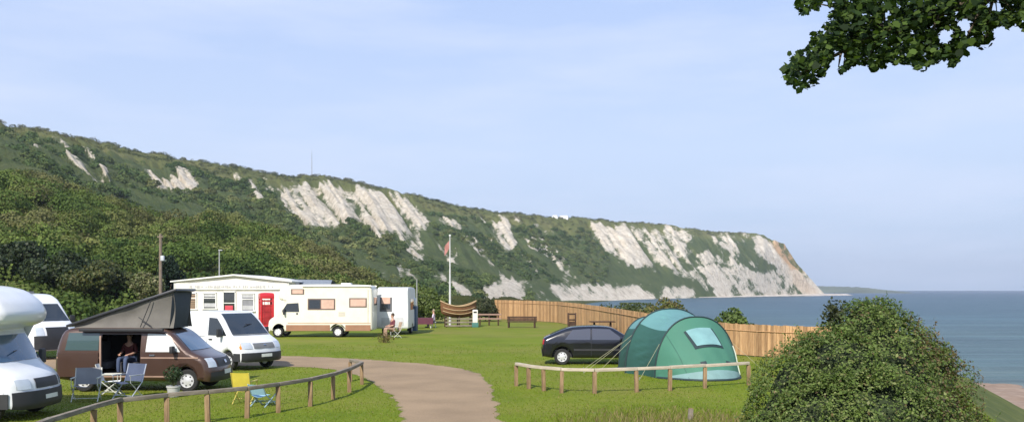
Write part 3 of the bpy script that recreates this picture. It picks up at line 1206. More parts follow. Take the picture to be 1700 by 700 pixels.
        ts = sorted(set([k / n for k in range(n + 1)] + [a / acc[-1] for a in acc]))
        for v in ts:
            s = v * acc[-1]
            k = max(i for i in range(len(acc) - 1) if acc[i] <= s + 1e-9)
            f = (s - acc[k]) / max(1e-9, acc[k + 1] - acc[k])
            px_ = sub[k][0] * (1 - f) + sub[k + 1][0] * f
            pz_ = sub[k][1] * (1 - f) + sub[k + 1][1] * f
            nn = (nr[k] * (1 - f) + nr[k + 1] * f)
            y0, y1 = yf(v)
            row = []
            for i in range(ny + 1):
                y = y0 + (y1 - y0) * i / ny
                dd = self.inset(y) - off
                row.append(self.dfm(px_ - nn.x * dd, y, pz_ - nn.y * dd))
            rows.append(row)
        mb = MB()
        mb.grid(rows)
        return mb.build(name, m, parent or self.root, smooth=45)

    def add_wheels(self, rim=RIM, both=True, width=.2, inset=.03):
        for wx_ in self.wheels:
            for s in (-1, 1):
                w = wheel(self.wr, width, rim, self.root)
                w.location = (wx_, s * (self.hw - inset - width / 2), self.wr)
                if s > 0:
                    w.rotation_euler = (0, 0, PI)
        mb = MB()
        mb.box((0, 0, self.zb + .12), (self.xf - self.xr - .5, self.hw * 1.5, .2))
        mb.build('underbody', PLASTIC, self.root)

    def mirror(self, x, z, s, m=PLASTIC, h=.24):
        mb = MB()
        mb.box((x, s * (self.hw + .14), z), (.1, .2, h), bev=.03)
        mb.box((x + .02, s * (self.hw + .03), z - h * .25), (.05, .16, .05))
        return mb.build('mirror', m, self.root)


def wheel(r, w, rim, parent):
    """outer face towards -y"""
    h = bpy.data.objects.new('wheel', None)
    COL.objects.link(h)
    h.parent = parent
    mb = MB()
    prof = [(r * .62, -w / 2), (r * .9, -w / 2), (r * .98, -w * .38), (r, -w * .2), (r, w * .2), (r * .98, w * .38), (r * .9, w / 2), (r * .62, w / 2), (r * .62, -w / 2)]
    rings = prof
    mb.lathe(rings, 'y', 24, cap=False)
    mb.build('tyre', RUBBER, h)
    mb = MB()
    mb.lathe([(r * .64, w * .3), (r * .64, -w * .44), (r * .58, -w * .46), (r * .54, -w * .36), (r * .30, -w * .40), (r * .16, -w * .47), (.001, -w * .47)], 'y', 24)
    mb.build('rim', rim, h)
    mb = MB()
    for k in range(7):
        a = k / 7 * 2 * PI
        mb.cyl((r * .43 * math.cos(a), -w * .385, r * .43 * math.sin(a)), (r * .43 * math.cos(a), -w * .36 - .012, r * .43 * math.sin(a)), r * .07, n=8)
    mb.build('rim_holes', PLASTIC, h)['kind'] = 'stuff'
    return h


def const(a, b):
    return lambda v: (a, b)


def taper(a0, a1):
    return lambda v: (-(a0 + (a1 - a0) * v), a0 + (a1 - a0) * v)


# ---- white coachbuilt motorhome at the left edge of the frame
v = Vehicle('motorhome', 'white motorhome with rounded overcab nose cut off by the left edge', 'motorhome', (-13.5, 20.45, 0), 0,
            [(-3.0, .4), (-3.0, 2.85), (-2.8, 2.98), (0, 3.0), (1.5, 2.98), (2.1, 2.86), (2.5, 2.62), (2.68, 2.36), (2.62, 2.15), (2.3, 2.03), (1.98, 1.98),
             (2.06, 1.86), (2.5, 1.18), (2.85, 1.02), (3.0, .86), (3.04, .62), (3.06, .36), (3.02, .27)], 1.05, .2, .3, (2.2, -1.6), tum=.05, zt0=1.1, plan=.32, wr=.33)
v.body(WHITE)
v.wrap('windscreen', (2.06, 1.86), (2.47, 1.23), taper(.80, .90), GLASSB)
for s in (-1, 1):
    v.side('side_window', [(1.35, 1.2), (2.3, 1.2), (2.02, 1.78), (1.35, 1.8)], s, GLASS)
    v.wrap('headlight', (2.95, .92), (3.03, .70), const(s * .62, s * .93), LAMP)
    v.mirror(2.25, 1.3, s, PLASTIC, .34)
v.wrap('grille', (2.95, .92), (3.03, .70), const(-.48, .48), PLASTIC)
v.wrap('bumper', (3.035, .63), (3.02, .28), const(-1.0, 1.0), PLASTIC, .03)
for s in (-1, 1):
    v.side('bumper_corner', [(2.6, .3), (3.0, .3), (3.0, .62), (2.62, .62)], s, PLASTIC, .02)
v.wrap('number_plate', (3.05, .56), (3.06, .44), const(-.26, .26), PLATE, .045)
v.wrap('bonnet_seam', (2.52, 1.17), (2.56, 1.15), const(-.86, .86), GREYP, .005)
v.wrap('badge', (3.03, .66), (3.035, .63), const(-.07, .07), CHROME, .03)
for s in (-1, 1):
    pass
    v.side('door_seam', [(1.28, .4), (1.295, .4), (1.295, 1.9), (1.28, 1.9)], s, GREYP, .004)
    v.side('luton_stripe', [(-2.8, 2.22), (2.3, 2.22), (2.3, 2.27), (-2.8, 2.27)], s, mat('stripe_grey', (.35, .37, .4), .5), .006)
mb = MB()
mb.box((2.32, -.1, 1.50), (.03, .5, .02), rot=(0, R(-30), R(20)))
mb.build('wiper', PLASTIC, v.root)
v.side('luton_window', [(1.2, 2.35), (1.8, 2.35), (1.8, 2.65), (1.2, 2.65)], -1, GLASS)
v.add_wheels(RIM)

# ---- white high-roofed van beyond it
v = Vehicle('camper_van', 'white high-roofed van with sloping windscreen beyond the brown camper', 'van', (X(98, 37.5) - 2.55 * math.cos(R(-30)), 37.5 - 2.55 * math.sin(R(-30)), 0), R(-30),
            [(-2.5, .4), (-2.5, 2.5), (-2.35, 2.68), (-.5, 2.74), (.7, 2.70), (1.15, 2.5), (1.35, 2.28), (2.02, 1.58), (2.35, 1.4), (2.5, 1.2), (2.58, .9), (2.58, .4)], 1.0, .14, .34, (1.7, -1.5), tum=.12, zt0=1.2, plan=.2)
v.body(WHITE)
v.wrap('windscreen', (1.36, 2.26), (1.98, 1.62), taper(.78, .88), GLASS)
for s in (-1, 1):
    v.side('side_window', [(.75, 1.55), (1.85, 1.55), (1.35, 2.1), (.8, 2.12)], s, GLASS)
    v.side('rear_window', [(-2.1, 1.55), (.3, 1.55), (.3, 2.1), (-2.1, 2.1)], s, GLASS)
    v.wrap('headlight', (2.42, 1.3), (2.55, 1.05), const(s * .6, s * .9), LAMP)
    v.mirror(1.75, 1.65, s, PLASTIC, .3)
v.wrap('grille', (2.42, 1.3), (2.55, 1.05), const(-.5, .5), PLASTIC)
v.wrap('bumper', (2.55, 1.02), (2.58, .42), const(-.97, .97), PLASTIC, .03)
mb = MB()
mb.box((.2, 0, 2.78), (.5, .5, .08), bev=.03)
mb.build('roof_vent', GREYP, v.root)
v.add_wheels(RIM)

# ---- brown camper with raised roof
v = Vehicle('camper', 'brown camper with raised grey canvas pop-up roof and open side door', 'camper van', (-10.6, 26.35, 0), R(-2),
            [(-2.3, .36), (-2.33, .75), (-2.30, 1.1), (-2.20, 1.55), (-2.08, 1.74), (-1.8, 1.80), (.6, 1.80), (.88, 1.74), (1.05, 1.64), (1.62, 1.16), (1.85, 1.06), (2.12, .96), (2.24, .84), (2.31, .62), (2.32, .4), (2.27, .28)],
            .95, .13, .3, (1.50, -1.45), tum=.15, zt0=1.05, plan=.22, wr=.32)
cuts = [(-.95, .18, .42, 1.62, -1), (.42, .86, 1.16, 1.58, -1), (.42, .86, 1.16, 1.58, 1)]
v.body(BROWN, cuts=cuts)
v.wrap('windscreen', (1.06, 1.63), (1.60, 1.18), taper(.72, .82), GLASSB)
v.side('rear_window', [(-2.0, 1.17), (-1.02, 1.17), (-1.02, 1.66), (-1.92, 1.66)], -1, GLASST)
v.side('rear_window', [(-2.0, 1.17), (-.1, 1.17), (-.1, 1.66), (-1.92, 1.66)], 1, GLASST)
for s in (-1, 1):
    v.side('door_window', [(.33, 1.13), (1.36, 1.13), (.92, 1.62), (.36, 1.64)], s, mat('pale_gloss_panel', (.66, .68, .67), .25, coat=.5), .006)  # opaque pale glossy panel fills the door window instead of clear glass
    v.wrap('headlight', (2.14, .95), (2.29, .70), const(s * .58, s * .88), LAMP)
    v.mirror(1.15, 1.2, s, PLASTIC, .2)
    v.side('belt_moulding', [(.2, .945), (2.0, .945), (2.0, .985), (.2, .985)], s, mat('pale_bronze', (.45, .30, .23), .3, .3, coat=.5), .012)
    v.side('sill_trim', [(-.95, .42), (1.1, .42), (1.1, .46), (-.95, .46)], s, mat('pale_bronze', (.45, .30, .23)), .012)
v.side('belt_moulding', [(-2.25, .945), (-.97, .945), (-.97, .985), (-2.25, .985)], -1, mat('pale_bronze', (.45, .30, .23)), .012)
v.side('wheel_trim', [(-1.9, .42), (-1.83, .42), (-1.75, .72), (-1.8, .74)], -1, PLASTIC, .004)
v.wrap('grille', (2.16, .93), (2.28, .72), const(-.5, .5), PLASTIC)
v.wrap('bumper', (2.315, .56), (2.28, .3), const(-.85, .85), PLASTIC, .02)
v.wrap('number_plate', (2.31, .60), (2.32, .48), const(-.26, .26), PLATE, .035)
v.wrap('badge', (2.22, .86), (2.26, .78), const(-.07, .07), CHROME, .03)
v.side('door_handle', [(.45, 1.02), (.6, 1.02), (.6, 1.06), (.45, 1.06)], -1, CHROME, .03)
v.add_wheels(RIM)
# inside the open doorway
mb = MB()
mb.box((-.4, .1, .40), (2.9, 1.5, .06))
mb.box((-.72, .80, 1.0), (1.76, .04, 1.15))
mb.box((-1.6, 0, 1.0), (.04, 1.5, 1.2))
mb.build('cabin_lining', INTER, v.root)
mb = MB()
mb.box((-.3, .60, .72), (1.0, .32, .62), bev=.02)
mb.build('kitchen_unit', mat('unit_grey', (.17, .16, .15), .6), v.root)
mb = MB()
mb.box((-1.15, -.1, .72), (.5, 1.1, .2), bev=.05)
mb.box((-1.4, -.1, 1.05), (.16, 1.1, .65), bev=.05)
mb.build('bench_seat', mat('seat_grey', (.06, .06, .07), .9), v.root)
mb = MB()
mb.box((-.50, -.06, .60), (.52, .46, .36), bev=.04)
mb.build('stool_seat', mat('seat_grey', (.06, .06, .07), .9), v.root)
mb = MB()
mb.box((.42, -.45, .72), (.5, .5, .18), bev=.05)
mb.box((.22, -.45, 1.12), (.14, .5, .75), bev=.05)
mb.build('front_seat', mat('seat_grey', (.06, .06, .07), .9), v.root)
v.side('sliding_door', [(-2.18, .43), (-1.0, .43), (-1.0, 1.1), (-2.2, 1.1)], -1, BROWN, .05)
mb = MB()
mb.box((-.95, -.95, 1.0), (.05, .06, 1.16), bev=.015)
mb.build('door_post', mat('pale_bronze', (.45, .30, .23)), v.root)
# pop-up roof: hinged at the back, raised at the front
RB, RF = (-2.0, 1.86), (1.06, 2.86)
ang = math.atan2(RF[1] - RB[1], RF[0] - RB[0])
mb = MB()
Lr = math.hypot(RF[0] - RB[0], RF[1] - RB[1]) + .12
mb.box(((RB[0] + RF[0]) / 2, 0, (RB[1] + RF[1]) / 2), (Lr, 1.5, .075), rot=(0, -ang, 0), bev=.03)
mb.build('pop_up_roof', mat('roof_black', (.03, .03, .035), .4, coat=.3), v.root)
for s in (-1, 1):
    y = s * .68
    rows = []
    for i in range(25):
        u = i / 24
        x0 = -1.85 + u * (1.02 + 1.85)
        zt_ = RB[1] + (x0 - RB[0]) * math.tan(ang) - .045
        row = []
        for j in range(9):
            w_ = j / 8
            sag = .09 * math.sin(PI * w_) * (.4 + .6 * u) * (1 + .5 * math.sin(u * 14))
            row.append((x0, y - s * sag, 1.79 + (zt_ - 1.79) * w_))
        rows.append(row)
    mb = MB()
    mb.grid(rows)
    mb.build('canvas_side', CANVAS, v.root, smooth=60)
rows = []
for i in range(13):
    u = i / 12 * 2 - 1
    rows.append([(1.0 + .10 * math.sin(PI * j / 8) * (1 - abs(u) ** 3) - .10 * (1 - j / 8), u * .68, 1.78 + 1.04 * j / 8) for j in range(9)])
mb = MB()
mb.grid(rows)
mb.build('canvas_front', CANVASD, v.root, smooth=60)
for s in (-1, 1):
    mb = MB()
    mb.cyl((.1, s * .76, 1.82), (.42, s * .76, 2.6), .012)
    mb.cyl((.42, s * .76, 1.84), (.05, s * .76, 2.1), .012)
    mb.build('roof_strut', PLASTIC, v.root)
mb = MB()
mb.box((-.35, -.96, 1.745), (2.4, .1, .085), bev=.02)
mb.build('awning_case', PLASTIC, v.root)

# ---- white panel van behind the camper
v = Vehicle('panel_van', 'white panel van with black bumper parked nose out behind the brown camper', 'van', (-11.05, 33.9, 0), R(-30),
            [(-2.4, .42), (-2.42, 1.5), (-2.38, 1.95), (-2.25, 2.06), (-1.0, 2.10), (.75, 2.10), (1.0, 2.03), (1.78, 1.26), (2.0, 1.16), (2.30, 1.02), (2.44, .86), (2.5, .6), (2.5, .42), (2.45, .3)],
            1.0, .12, .34, (1.62, -1.4), tum=.10, zt0=1.1, plan=.22, wr=.33)
v.body(WHITE)
v.wrap('windscreen', (1.03, 1.99), (1.72, 1.31), taper(.80, .88), GLASS)
for s in (-1, 1):
    v.side('door_window', [(.62, 1.24), (1.62, 1.24), (1.02, 1.86), (.62, 1.88)], s, GLASS)
    v.wrap('headlight', (2.33, 1.0), (2.46, .80), const(s * .56, s * .93), LAMP)
    v.wrap('indicator', (2.33, 1.0), (2.46, .80), const(s * .935, s * .985), AMBER)
    v.mirror(1.35, 1.34, s, PLASTIC, .3)
    v.side('side_moulding', [(-2.3, .62), (1.1, .62), (1.1, .72), (-2.3, .72)], s, GREYP, .012)
    v.side('bumper_corner', [(2.05, .34), (2.46, .34), (2.46, .62), (2.08, .62)], s, PLASTIC, .02)
    v.side('door_seam', [(.55, .5), (.565, .5), (.565, 1.95), (.55, 1.95)], s, GREYP, .004)
v.wrap('grille', (2.36, .97), (2.46, .80), const(-.5, .5), GREYP)
v.wrap('bonnet_seam', (1.80, 1.25), (1.84, 1.235), const(-.88, .88), GREYP, .004)
v.wrap('badge', (2.38, .94), (2.43, .87), const(-.06, .06), CHROME, .03)
for s in (-1, 1):
    v.side('rear_seam', [(1.66, .75), (1.675, .75), (1.675, 1.2), (1.66, 1.2)], s, GREYP, .004)
    v.side('door_handle', [(.68, 1.08), (.84, 1.08), (.84, 1.12), (.68, 1.12)], s, PLASTIC, .03)
    v.side('panel_groove', [(-2.2, 1.18), (.45, 1.18), (.45, 1.20), (-2.2, 1.20)], s, GREYP, .004)
v.wrap('bumper', (2.495, .62), (2.46, .31), const(-.97, .97), PLASTIC, .03)
v.wrap('number_plate', (2.49, .60), (2.5, .47), const(-.26, .26), PLATE, .05)
mb = MB()
mb.box((1.45, .2, 1.62), (.03, .55, .02), rot=(0, R(45), R(15)))
mb.build('wiper', PLASTIC, v.root)
v.add_wheels(RIM)

# ---- cream motorhome side on, facing left
v = Vehicle('motorhome', 'cream motorhome with brown lower stripe standing side on across the grass', 'motorhome', (-11.8, 56.3, 0), PI,
            [(-3.28, .45), (-3.3, 2.2), (-3.26, 3.05), (-3.1, 3.2), (-1.0, 3.24), (1.6, 3.22), (2.2, 3.12), (2.48, 2.86), (2.55, 2.55), (2.48, 2.3), (2.1, 2.2), (2.02, 2.14), (2.08, 2.05), (2.62, 1.34), (3.05, 1.16), (3.22, .98), (3.28, .6), (3.26, .36)],
            1.1, .12, .36, (2.52, -1.15), tum=.02, zt0=1.2, plan=.2, wr=.33)
v.body(CREAM)
v.wrap('windscreen', (2.1, 2.02), (2.58, 1.38), taper(.86, .94), GLASS)
FR = mat('window_frame_brown', (.13, .085, .07), .5)
for s in (-1, 1):
    f = v.side('window', [(-1.0, 1.68), (.68, 1.68), (.68, 2.36), (-1.0, 2.36)], s, FR, .02)
    v.side('pane', [(-.92, 1.75), (-.15, 1.75), (-.15, 2.29), (-.92, 2.29)], s, BLIND, .026, f)
    v.side('pane', [(-.08, 1.75), (.60, 1.75), (.60, 2.29), (-.08, 2.29)], s, GLASS, .026, f)
    f = v.side('window', [(-2.95, 1.83), (-1.85, 1.83), (-1.85, 2.40), (-2.95, 2.40)], s, FR, .02)
    v.side('pane', [(-2.87, 1.90), (-1.93, 1.90), (-1.93, 2.33), (-2.87, 2.33)], s, BLIND, .026, f)
    f = v.side('luton_window', [(.9, 2.62), (1.7, 2.62), (1.7, 2.95), (.9, 2.95)], s, FR, .02)
    v.side('pane', [(.98, 2.67), (1.62, 2.67), (1.62, 2.9), (.98, 2.9)], s, BLIND, .026, f)
    v.side('cab_window', [(1.2, 1.55), (2.3, 1.55), (1.95, 2.06), (1.25, 2.1)], s, GLASS, .012)
    v.side('skirt_stripe', [(-3.2, .40), (-1.62, .40), (-1.62, .76), (-3.2, .76)], s, BROWNB, .015)
    v.side('skirt_stripe', [(-.68, .40), (2.0, .40), (2.0, .76), (-.68, .76)], s, BROWNB, .015)
    v.side('pinstripe', [(-3.2, .84), (1.9, .84), (1.9, .9), (-3.2, .9)], s, mat('beige_stripe', (.52, .36, .25), .5), .012)
    v.side('vent_grille', [(-1.6, 1.3), (-1.2, 1.3), (-1.2, 1.55), (-1.6, 1.55)], s, mat('beige_vent', (.55, .5, .42), .6), .015)
    v.side('door_handle', [(1.28, 1.4), (1.38, 1.4), (1.38, 1.5), (1.28, 1.5)], s, PLASTIC, .03)
    v.wrap('headlight', (3.1, 1.12), (3.24, .9), const(s * .6, s * .95), LAMP)
    v.mirror(2.1, 1.55, s, PLASTIC, .32)
    mb = MB()
    mb.cyl((-3.2, s * 1.12, 3.12), (1.0, s * 1.12, 3.12), .05, n=8)
    mb.build('awning_rail', CREAM, v.root)
v.side('rear_door_gap', [(-3.05, .8), (-3.02, .8), (-3.02, 2.9), (-3.05, 2.9)], 1, GREYP, .006)
v.wrap('rear_window', (-3.3, 1.8), (-3.3, 2.6), const(-.6, .6), GLASS, .02)
v.wrap('bumper', (3.28, .66), (3.26, .38), const(-1.05, 1.05), BROWNB, .03)
mb = MB()
mb.box((-1.5, 0, 3.27), (.6, .6, .1), bev=.03)
mb.build('roof_vent', CARAVANW, v.root)
v.add_wheels(RIMW)

# ---- white caravan seen end on, right of the cream motorhome
v = Vehicle('caravan', 'white caravan seen end on beside the rear of the cream motorhome', 'caravan', (-7.68, 60.3, 0), R(-90),
            [(-2.3, .45), (-2.35, 1.6), (-2.3, 2.8), (-2.2, 3.0), (-.5, 3.08), (1.6, 3.07), (2.2, 3.02), (2.29, 2.9), (2.32, 2.2), (2.36, 1.6), (2.4, .9), (2.36, .5), (2.3, .42)],
            1.02, .05, .42, (-.2,), tum=.04, zt0=1.2, plan=.15, wr=.31)
v.body(CARAVANW)
f = v.wrap('window', (2.31, 2.55), (2.36, 1.5), const(-.82, -.02), mat('window_rubber', (.10, .10, .11), .5), .015)
v.wrap('pane', (2.315, 2.44), (2.33, 2.02), const(-.70, -.14), BLIND, .03, f)
v.wrap('pane', (2.335, 1.94), (2.355, 1.62), const(-.70, -.14), GLASS, .03, f)
v.wrap('locker_lid', (2.38, 1.1), (2.39, .62), const(-.7, .7), mat('caravan_grey', (.55, .55, .56), .5), .02)
for s in (-1, 1):
    v.side('side_window', [(-1.5, 1.6), (1.0, 1.6), (1.0, 2.3), (-1.5, 2.3)], s, GLASS, .015)
mb = MB()
mb.tube([(2.3, -.4, .5), (3.3, 0, .5), (2.3, .4, .5)], .04)
mb.cyl((3.05, 0, 0), (3.05, 0, .6), .03)
mb.ball((3.05, 0, .06), (.08, .05, .08))
mb.build('tow_bar', GALV, v.root)
v.add_wheels(RIMW)

# ---- black hatchback beside the tent
v = Vehicle('hatchback', 'black hatchback parked on the grass beside the green tent', 'car', (3.37, 35.5, 0), R(-3),
            [(-2.16, .32), (-2.2, .55), (-2.18, .85), (-2.14, 1.02), (-2.02, 1.08), (-1.3, 1.38), (-.95, 1.46), (-.1, 1.49), (.40, 1.46), (.60, 1.39), (1.25, 1.0), (1.8, .9), (2.08, .74), (2.16, .5), (2.12, .27)],
            .87, .13, .26, (1.28, -1.4), tum=.22, zt0=.92, plan=.2, wr=.31, smooth=1)
v.body(BLACKP)
v.wrap('windscreen', (.66, 1.35), (1.2, 1.03), taper(.56, .68), GLASS)
v.wrap('rear_window', (-1.95, 1.085), (-1.3, 1.36), taper(.62, .54), GLASS)
for s in (-1, 1):
    v.side('rear_door_window', [(-1.3, .97), (-.32, .97), (-.32, 1.39), (-1.0, 1.34)], s, GLASSK, .006)
    v.side('front_door_window', [(-.25, .97), (.95, .97), (.42, 1.37), (-.25, 1.39)], s, GLASSK, .006)
    v.side('side_moulding', [(-.95, .55), (.85, .55), (.85, .62), (-.95, .62)], s, PLASTIC, .015)
    v.side('door_seam', [(-.29, .35), (-.28, .35), (-.28, .95), (-.29, .95)], s, PLASTIC, .004)
    v.side('door_handle', [(-.52, .82), (-.36, .82), (-.36, .86), (-.52, .86)], s, BLACKP, .03)
    v.wrap('tail_light', (-2.16, .72), (-2.1, .98), const(s * .58, s * .84), REDL, .01)
    v.wrap('headlight', (1.9, .86), (2.1, .68), const(s * .5, s * .82), LAMP, .01)
    v.mirror(.85, 1.0, s, BLACKP, .14)
v.wrap('rear_plate', (-2.19, .62), (-2.17, .76), const(-.26, .26), mat('plate_yellow', (.65, .5, .05), .5), .02)
v.wrap('bumper', (-2.16, .34), (-2.195, .56), const(-.8, .8), PLASTIC, .02)
v.add_wheels(RIM)
#@@END
#@@SITE
# ================================================================== BUILDINGS AND SITE FURNITURE
WALLW = mat('white_render', (.76, .72, .66), .8, var=.05, vscale=1.5, bump=.15, dirt=.12)
SLATE = mat('slate_roof', (.20, .225, .26), .7, var=.15, vscale=6, bump=.3)
b0 = thing('shop', 'long white single-storey shop with shallow gabled front behind the white van', 'building', (X(385, 70), 70, 0))
mb = MB()
hw_ = 4.5
mb.prism([(-hw_, 0), (hw_, 0), (hw_, 3.5), (.2, 3.98), (-hw_, 3.5)], 0, 9)
mb.build('wall', WALLW, b0, smooth=0)
mb = MB()
for s in (-1, 1):
    mb.prism([(0.2, 4.0), (s * (hw_ + .2), 3.5), (s * (hw_ + .2), 3.60), (.2, 4.12)], -.25, 9.2)
mb.build('roof', mat('white_roof', (.72, .71, .68), .7, dirt=.1), b0, smooth=0)
mb = MB()
mb.box((0, -.07, 3.17), (8.7, .1, .52), bev=.01)
fas = mb.build('sign_board', mat('sign_cream', (.78, .75, .68), .6), b0)
# the photo's lettering is too small to read: short grey strokes of the same size and rhythm
mb = MB()
rs = random.Random(3)
x = -3.2
while x < 3.4:
    w_ = rs.choice((.07, .09, .12))
    mb.box((x, -.13, 3.15 + rs.uniform(-.02, .02)), (w_, .02, rs.choice((.14, .2, .2))))
    x += w_ + (.05 if rs.random() > .18 else .2)
mb.build('lettering', mat('letter_grey', (.45, .44, .44), .7), fas)['kind'] = 'stuff'
WF = mat('window_white', (.74, .73, .70), .5)
kx = 70 / F
for (p0, p1, y0, y1, kind) in ((305, 326, 486, 513, 'blind'), (338, 359, 486, 512, 'dark'), (371, 391, 484, 530, 'door'), (402, 422, 487, 516, 'pale'), (482, 500, 492, 512, 'dark')):
    x0, x1 = (p0 - 385) * kx, (p1 - 385) * kx
    if x1 > hw_:
        continue
    z1, z0 = Zp(y0, 70), Zp(y1, 70)
    if kind == 'door':
        z0 = .05
    mb = MB()
    t_ = .08
    for c_, s_ in ((((x0 + x1) / 2, -.04, z1), (x1 - x0 + t_, .12, t_)), (((x0 + x1) / 2, -.05, z0), (x1 - x0 + .2, .18, t_)), ((x0, -.04, (z0 + z1) / 2), (t_, .12, z1 - z0)), ((x1, -.04, (z0 + z1) / 2), (t_, .12, z1 - z0)), (((x0 + x1) / 2, -.035, z0 + (z1 - z0) * .68), (x1 - x0, .08, .06))):
        mb.box(c_, s_)
    f = mb.build('door' if kind == 'door' else 'window', WF, b0, smooth=0)
    mb = MB()
    mb.box(((x0 + x1) / 2, -.012, (z0 + z1) / 2), (x1 - x0, .02, z1 - z0))
    mb.build('pane', GLASS if kind != 'pale' else mat('pale_pane', (.25, .25, .27), .2), f, smooth=0)
    if kind == 'blind':
        mb = MB()
        for q in range(7):
            mb.box(((x0 + x1) / 2, -.03, z0 + .12 + q * (z1 - z0 - .2) / 6.5), (x1 - x0 - .1, .02, .1))
        mb.build('blind', mat('brown_blind', (.33, .22, .14), .7), f, smooth=0)['kind'] = 'stuff'
    if kind == 'dark' or kind == 'pale':
        mb = MB()
        mb.box(((x0 + x1) / 2, -.035, z1 - .17), (x1 - x0 - .1, .02, .24))
        mb.box(((x0 + x1) / 2, -.035, z0 + .28), (x1 - x0 - .1, .02, .3))
        mb.build('poster', mat('grey_poster', (.45, .45, .46), .7), f, smooth=0)['kind'] = 'stuff'
    if kind == 'door':
        mb = MB()
        mb.box(((x0 + x1) / 2 - .02, -.05, .95), (.62, .08, 1.5), bev=.02)
        mb.build('red_panel', mat('red_panel', (.50, .03, .05), .5), f)
mb = MB()
for s in (-1, 1):
    mb = MB()
    mb.cyl((s * 4.42, -.08, 0), (s * 4.42, -.08, 3.45), .05)
    mb.build('drainpipe', WF, b0)
# slate-roofed store beside the shop
b1 = thing('store', 'low white store with blue-grey slate roof behind the cream motorhome', 'building', (X(502, 72), 72, 0))
mb = MB()
mb.prism([(-2.2, 0), (2.0, 0), (2.0, 3.1), (-2.2, 3.1)], 0, 5)
mb.build('wall', WALLW, b1, smooth=0)
mb = MB()
rows = [[(-2.0, -.35, 3.0), (2.2, -.35, 3.0)], [(-1.9, 2.4, 3.78), (1.9, 2.4, 3.72)], [(-2.0, 5.3, 3.0), (2.2, 5.3, 3.0)], [(-2.0, 5.3, 2.9), (2.2, 5.3, 2.9)], [(-2.0, -.35, 2.9), (2.2, -.35, 2.9)], [(-2.0, -.35, 3.0), (2.2, -.35, 3.0)]]
mb.grid(rows)
mb.build('roof', SLATE, b1, smooth=0)
mb = MB()
mb.box((-.95, -.06, 2.5), (.8, .08, .7), bev=.01)
f = mb.build('window', WF, b1)
mb = MB()
mb.box((-.95, -.11, 2.5), (.62, .02, .54))
mb.build('pane', GLASS, f)

# red telephone box
RED = mat('post_red', (.55, .022, .03), .35, var=.06, coat=.3)
tb = thing('telephone_box', 'red telephone box standing against the white shop', 'telephone box', (X(442, 66), 66, 0), R(24))
mb = MB()
mb.box((0, 0, .16), (.98, .98, .32), bev=.02)
mb.box((0, 0, 2.42), (1.0, 1.0, .30), bev=.03)
for sx_ in (-1, 1):
    for sy_ in (-1, 1):
        mb.box((sx_ * .42, sy_ * .42, 1.3), (.13, .13, 2.05), bev=.01)
mb.build('frame', RED, tb)
mb = MB()
mb.lathe([(.69, 2.565), (.67, 2.64), (.55, 2.68), (.28, 2.71), (.001, 2.72)], 'z', 4)
o = mb.build('roof', RED, tb, smooth=0)
o.rotation_euler = (0, 0, PI / 4)
for k_ in range(4):
    a = k_ * PI / 2
    mb = MB()
    mb.box((0, -.42, 1.05), (.70, .02, 1.55))
    for q in range(4):
        mb.box((0, -.43, .5 + q * .42), (.72, .05, .05))
    for q in (-.2, .2):
        mb.box((q, -.43, 1.25), (.035, .05, 1.9))
    mb.box((0, -.43, 2.1), (.72, .05, .12))
    o = mb.build('door' if k_ == 0 else 'side_panel', mat('red_glazed', (.40, .035, .04), .25, var=.3, vscale=2), tb)
    o.rotation_euler = (0, 0, a)
    mb = MB()
    mb.box((0, -.475, 2.40), (.66, .02, .14))
    g = mb.build('sign_panel', mat('phone_sign', (.62, .55, .5), .5), tb)
    g.rotation_euler = (0, 0, a)

# poles
def pole(name, px_, d, ytop, r0, r1, m, label, cat='pole', extra=None):
    t = thing(name, label, cat, (X(px_, d), d, 0))
    z1_ = Zp(ytop, d)
    mb = MB()
    mb.cyl((0, 0, -.3), (0, 0, z1_), r0, r1, 10)
    mb.build('shaft', m, t)
    return t, z1_


t, z1_ = pole('utility_pole', 266.5, 74, 388, .15, .11, TARWOOD, 'tall brown wooden pole with a small lamp box above the camper roof', 'utility pole')
mb = MB()
mb.box((0, -.05, z1_ - .25), (.5, .1, .12), bev=.02)
mb.build('crossarm', TARWOOD, t)
mb = MB()
mb.box((.22, -.15, z1_ - 2.0), (.28, .25, .42), bev=.05)
mb.build('lamp_box', mat('lamp_box_grey', (.45, .47, .5), .4), t)
t, z1_ = pole('lamp_post', 364, 78, 415, .06, .045, GALV, 'thin grey post rising behind the white shop roof', 'post')
mb = MB()
mb.box((.1, 0, z1_), (.35, .12, .08), bev=.02)
mb.build('lamp_head', GALV, t)
t, z1_ = pole('post', 692, 76, 464, .05, .045, GALV, 'thin bare grey post beside the blue cabinet', 'post')
mb = MB()
mb.lathe([(.06, z1_ - .02), (.06, z1_ + .03), (.001, z1_ + .05)], 'z', 10)
mb.build('cap', GALV, t)
t, z1_ = pole('flagpole', 747, 74, 392, .11, .035, mat('pole_white', (.55, .55, .54), .5), 'white flagpole with small red flag behind the wooden boat', 'flagpole')
mb = MB()
rows = []
for i in range(11):
    u = i / 10
    rows.append([(-.06 - u * .38, .12 * math.sin(u * 7 + j) * u, z1_ - .35 - j * .13 - u * .45 * (1 + .08 * j)) for j in range(6)])
mb.grid(rows)
mb.build('flag', mat('red_flag', (.42, .19, .17), .8), t, smooth=60)
mb = MB()
mb.ball((0, 0, z1_ + .05), (.09, .09, .09))
mb.build('finial', STEEL, t)
# mast on the cliff top and two white buildings
ri = np.argmin(np.abs(rows_t - 6.0))


def ridge(px_):
    j = int(np.argmin(np.abs(hx - px_)))
    return HX[ri, j], HY_[ri, j], HZ[ri, j]


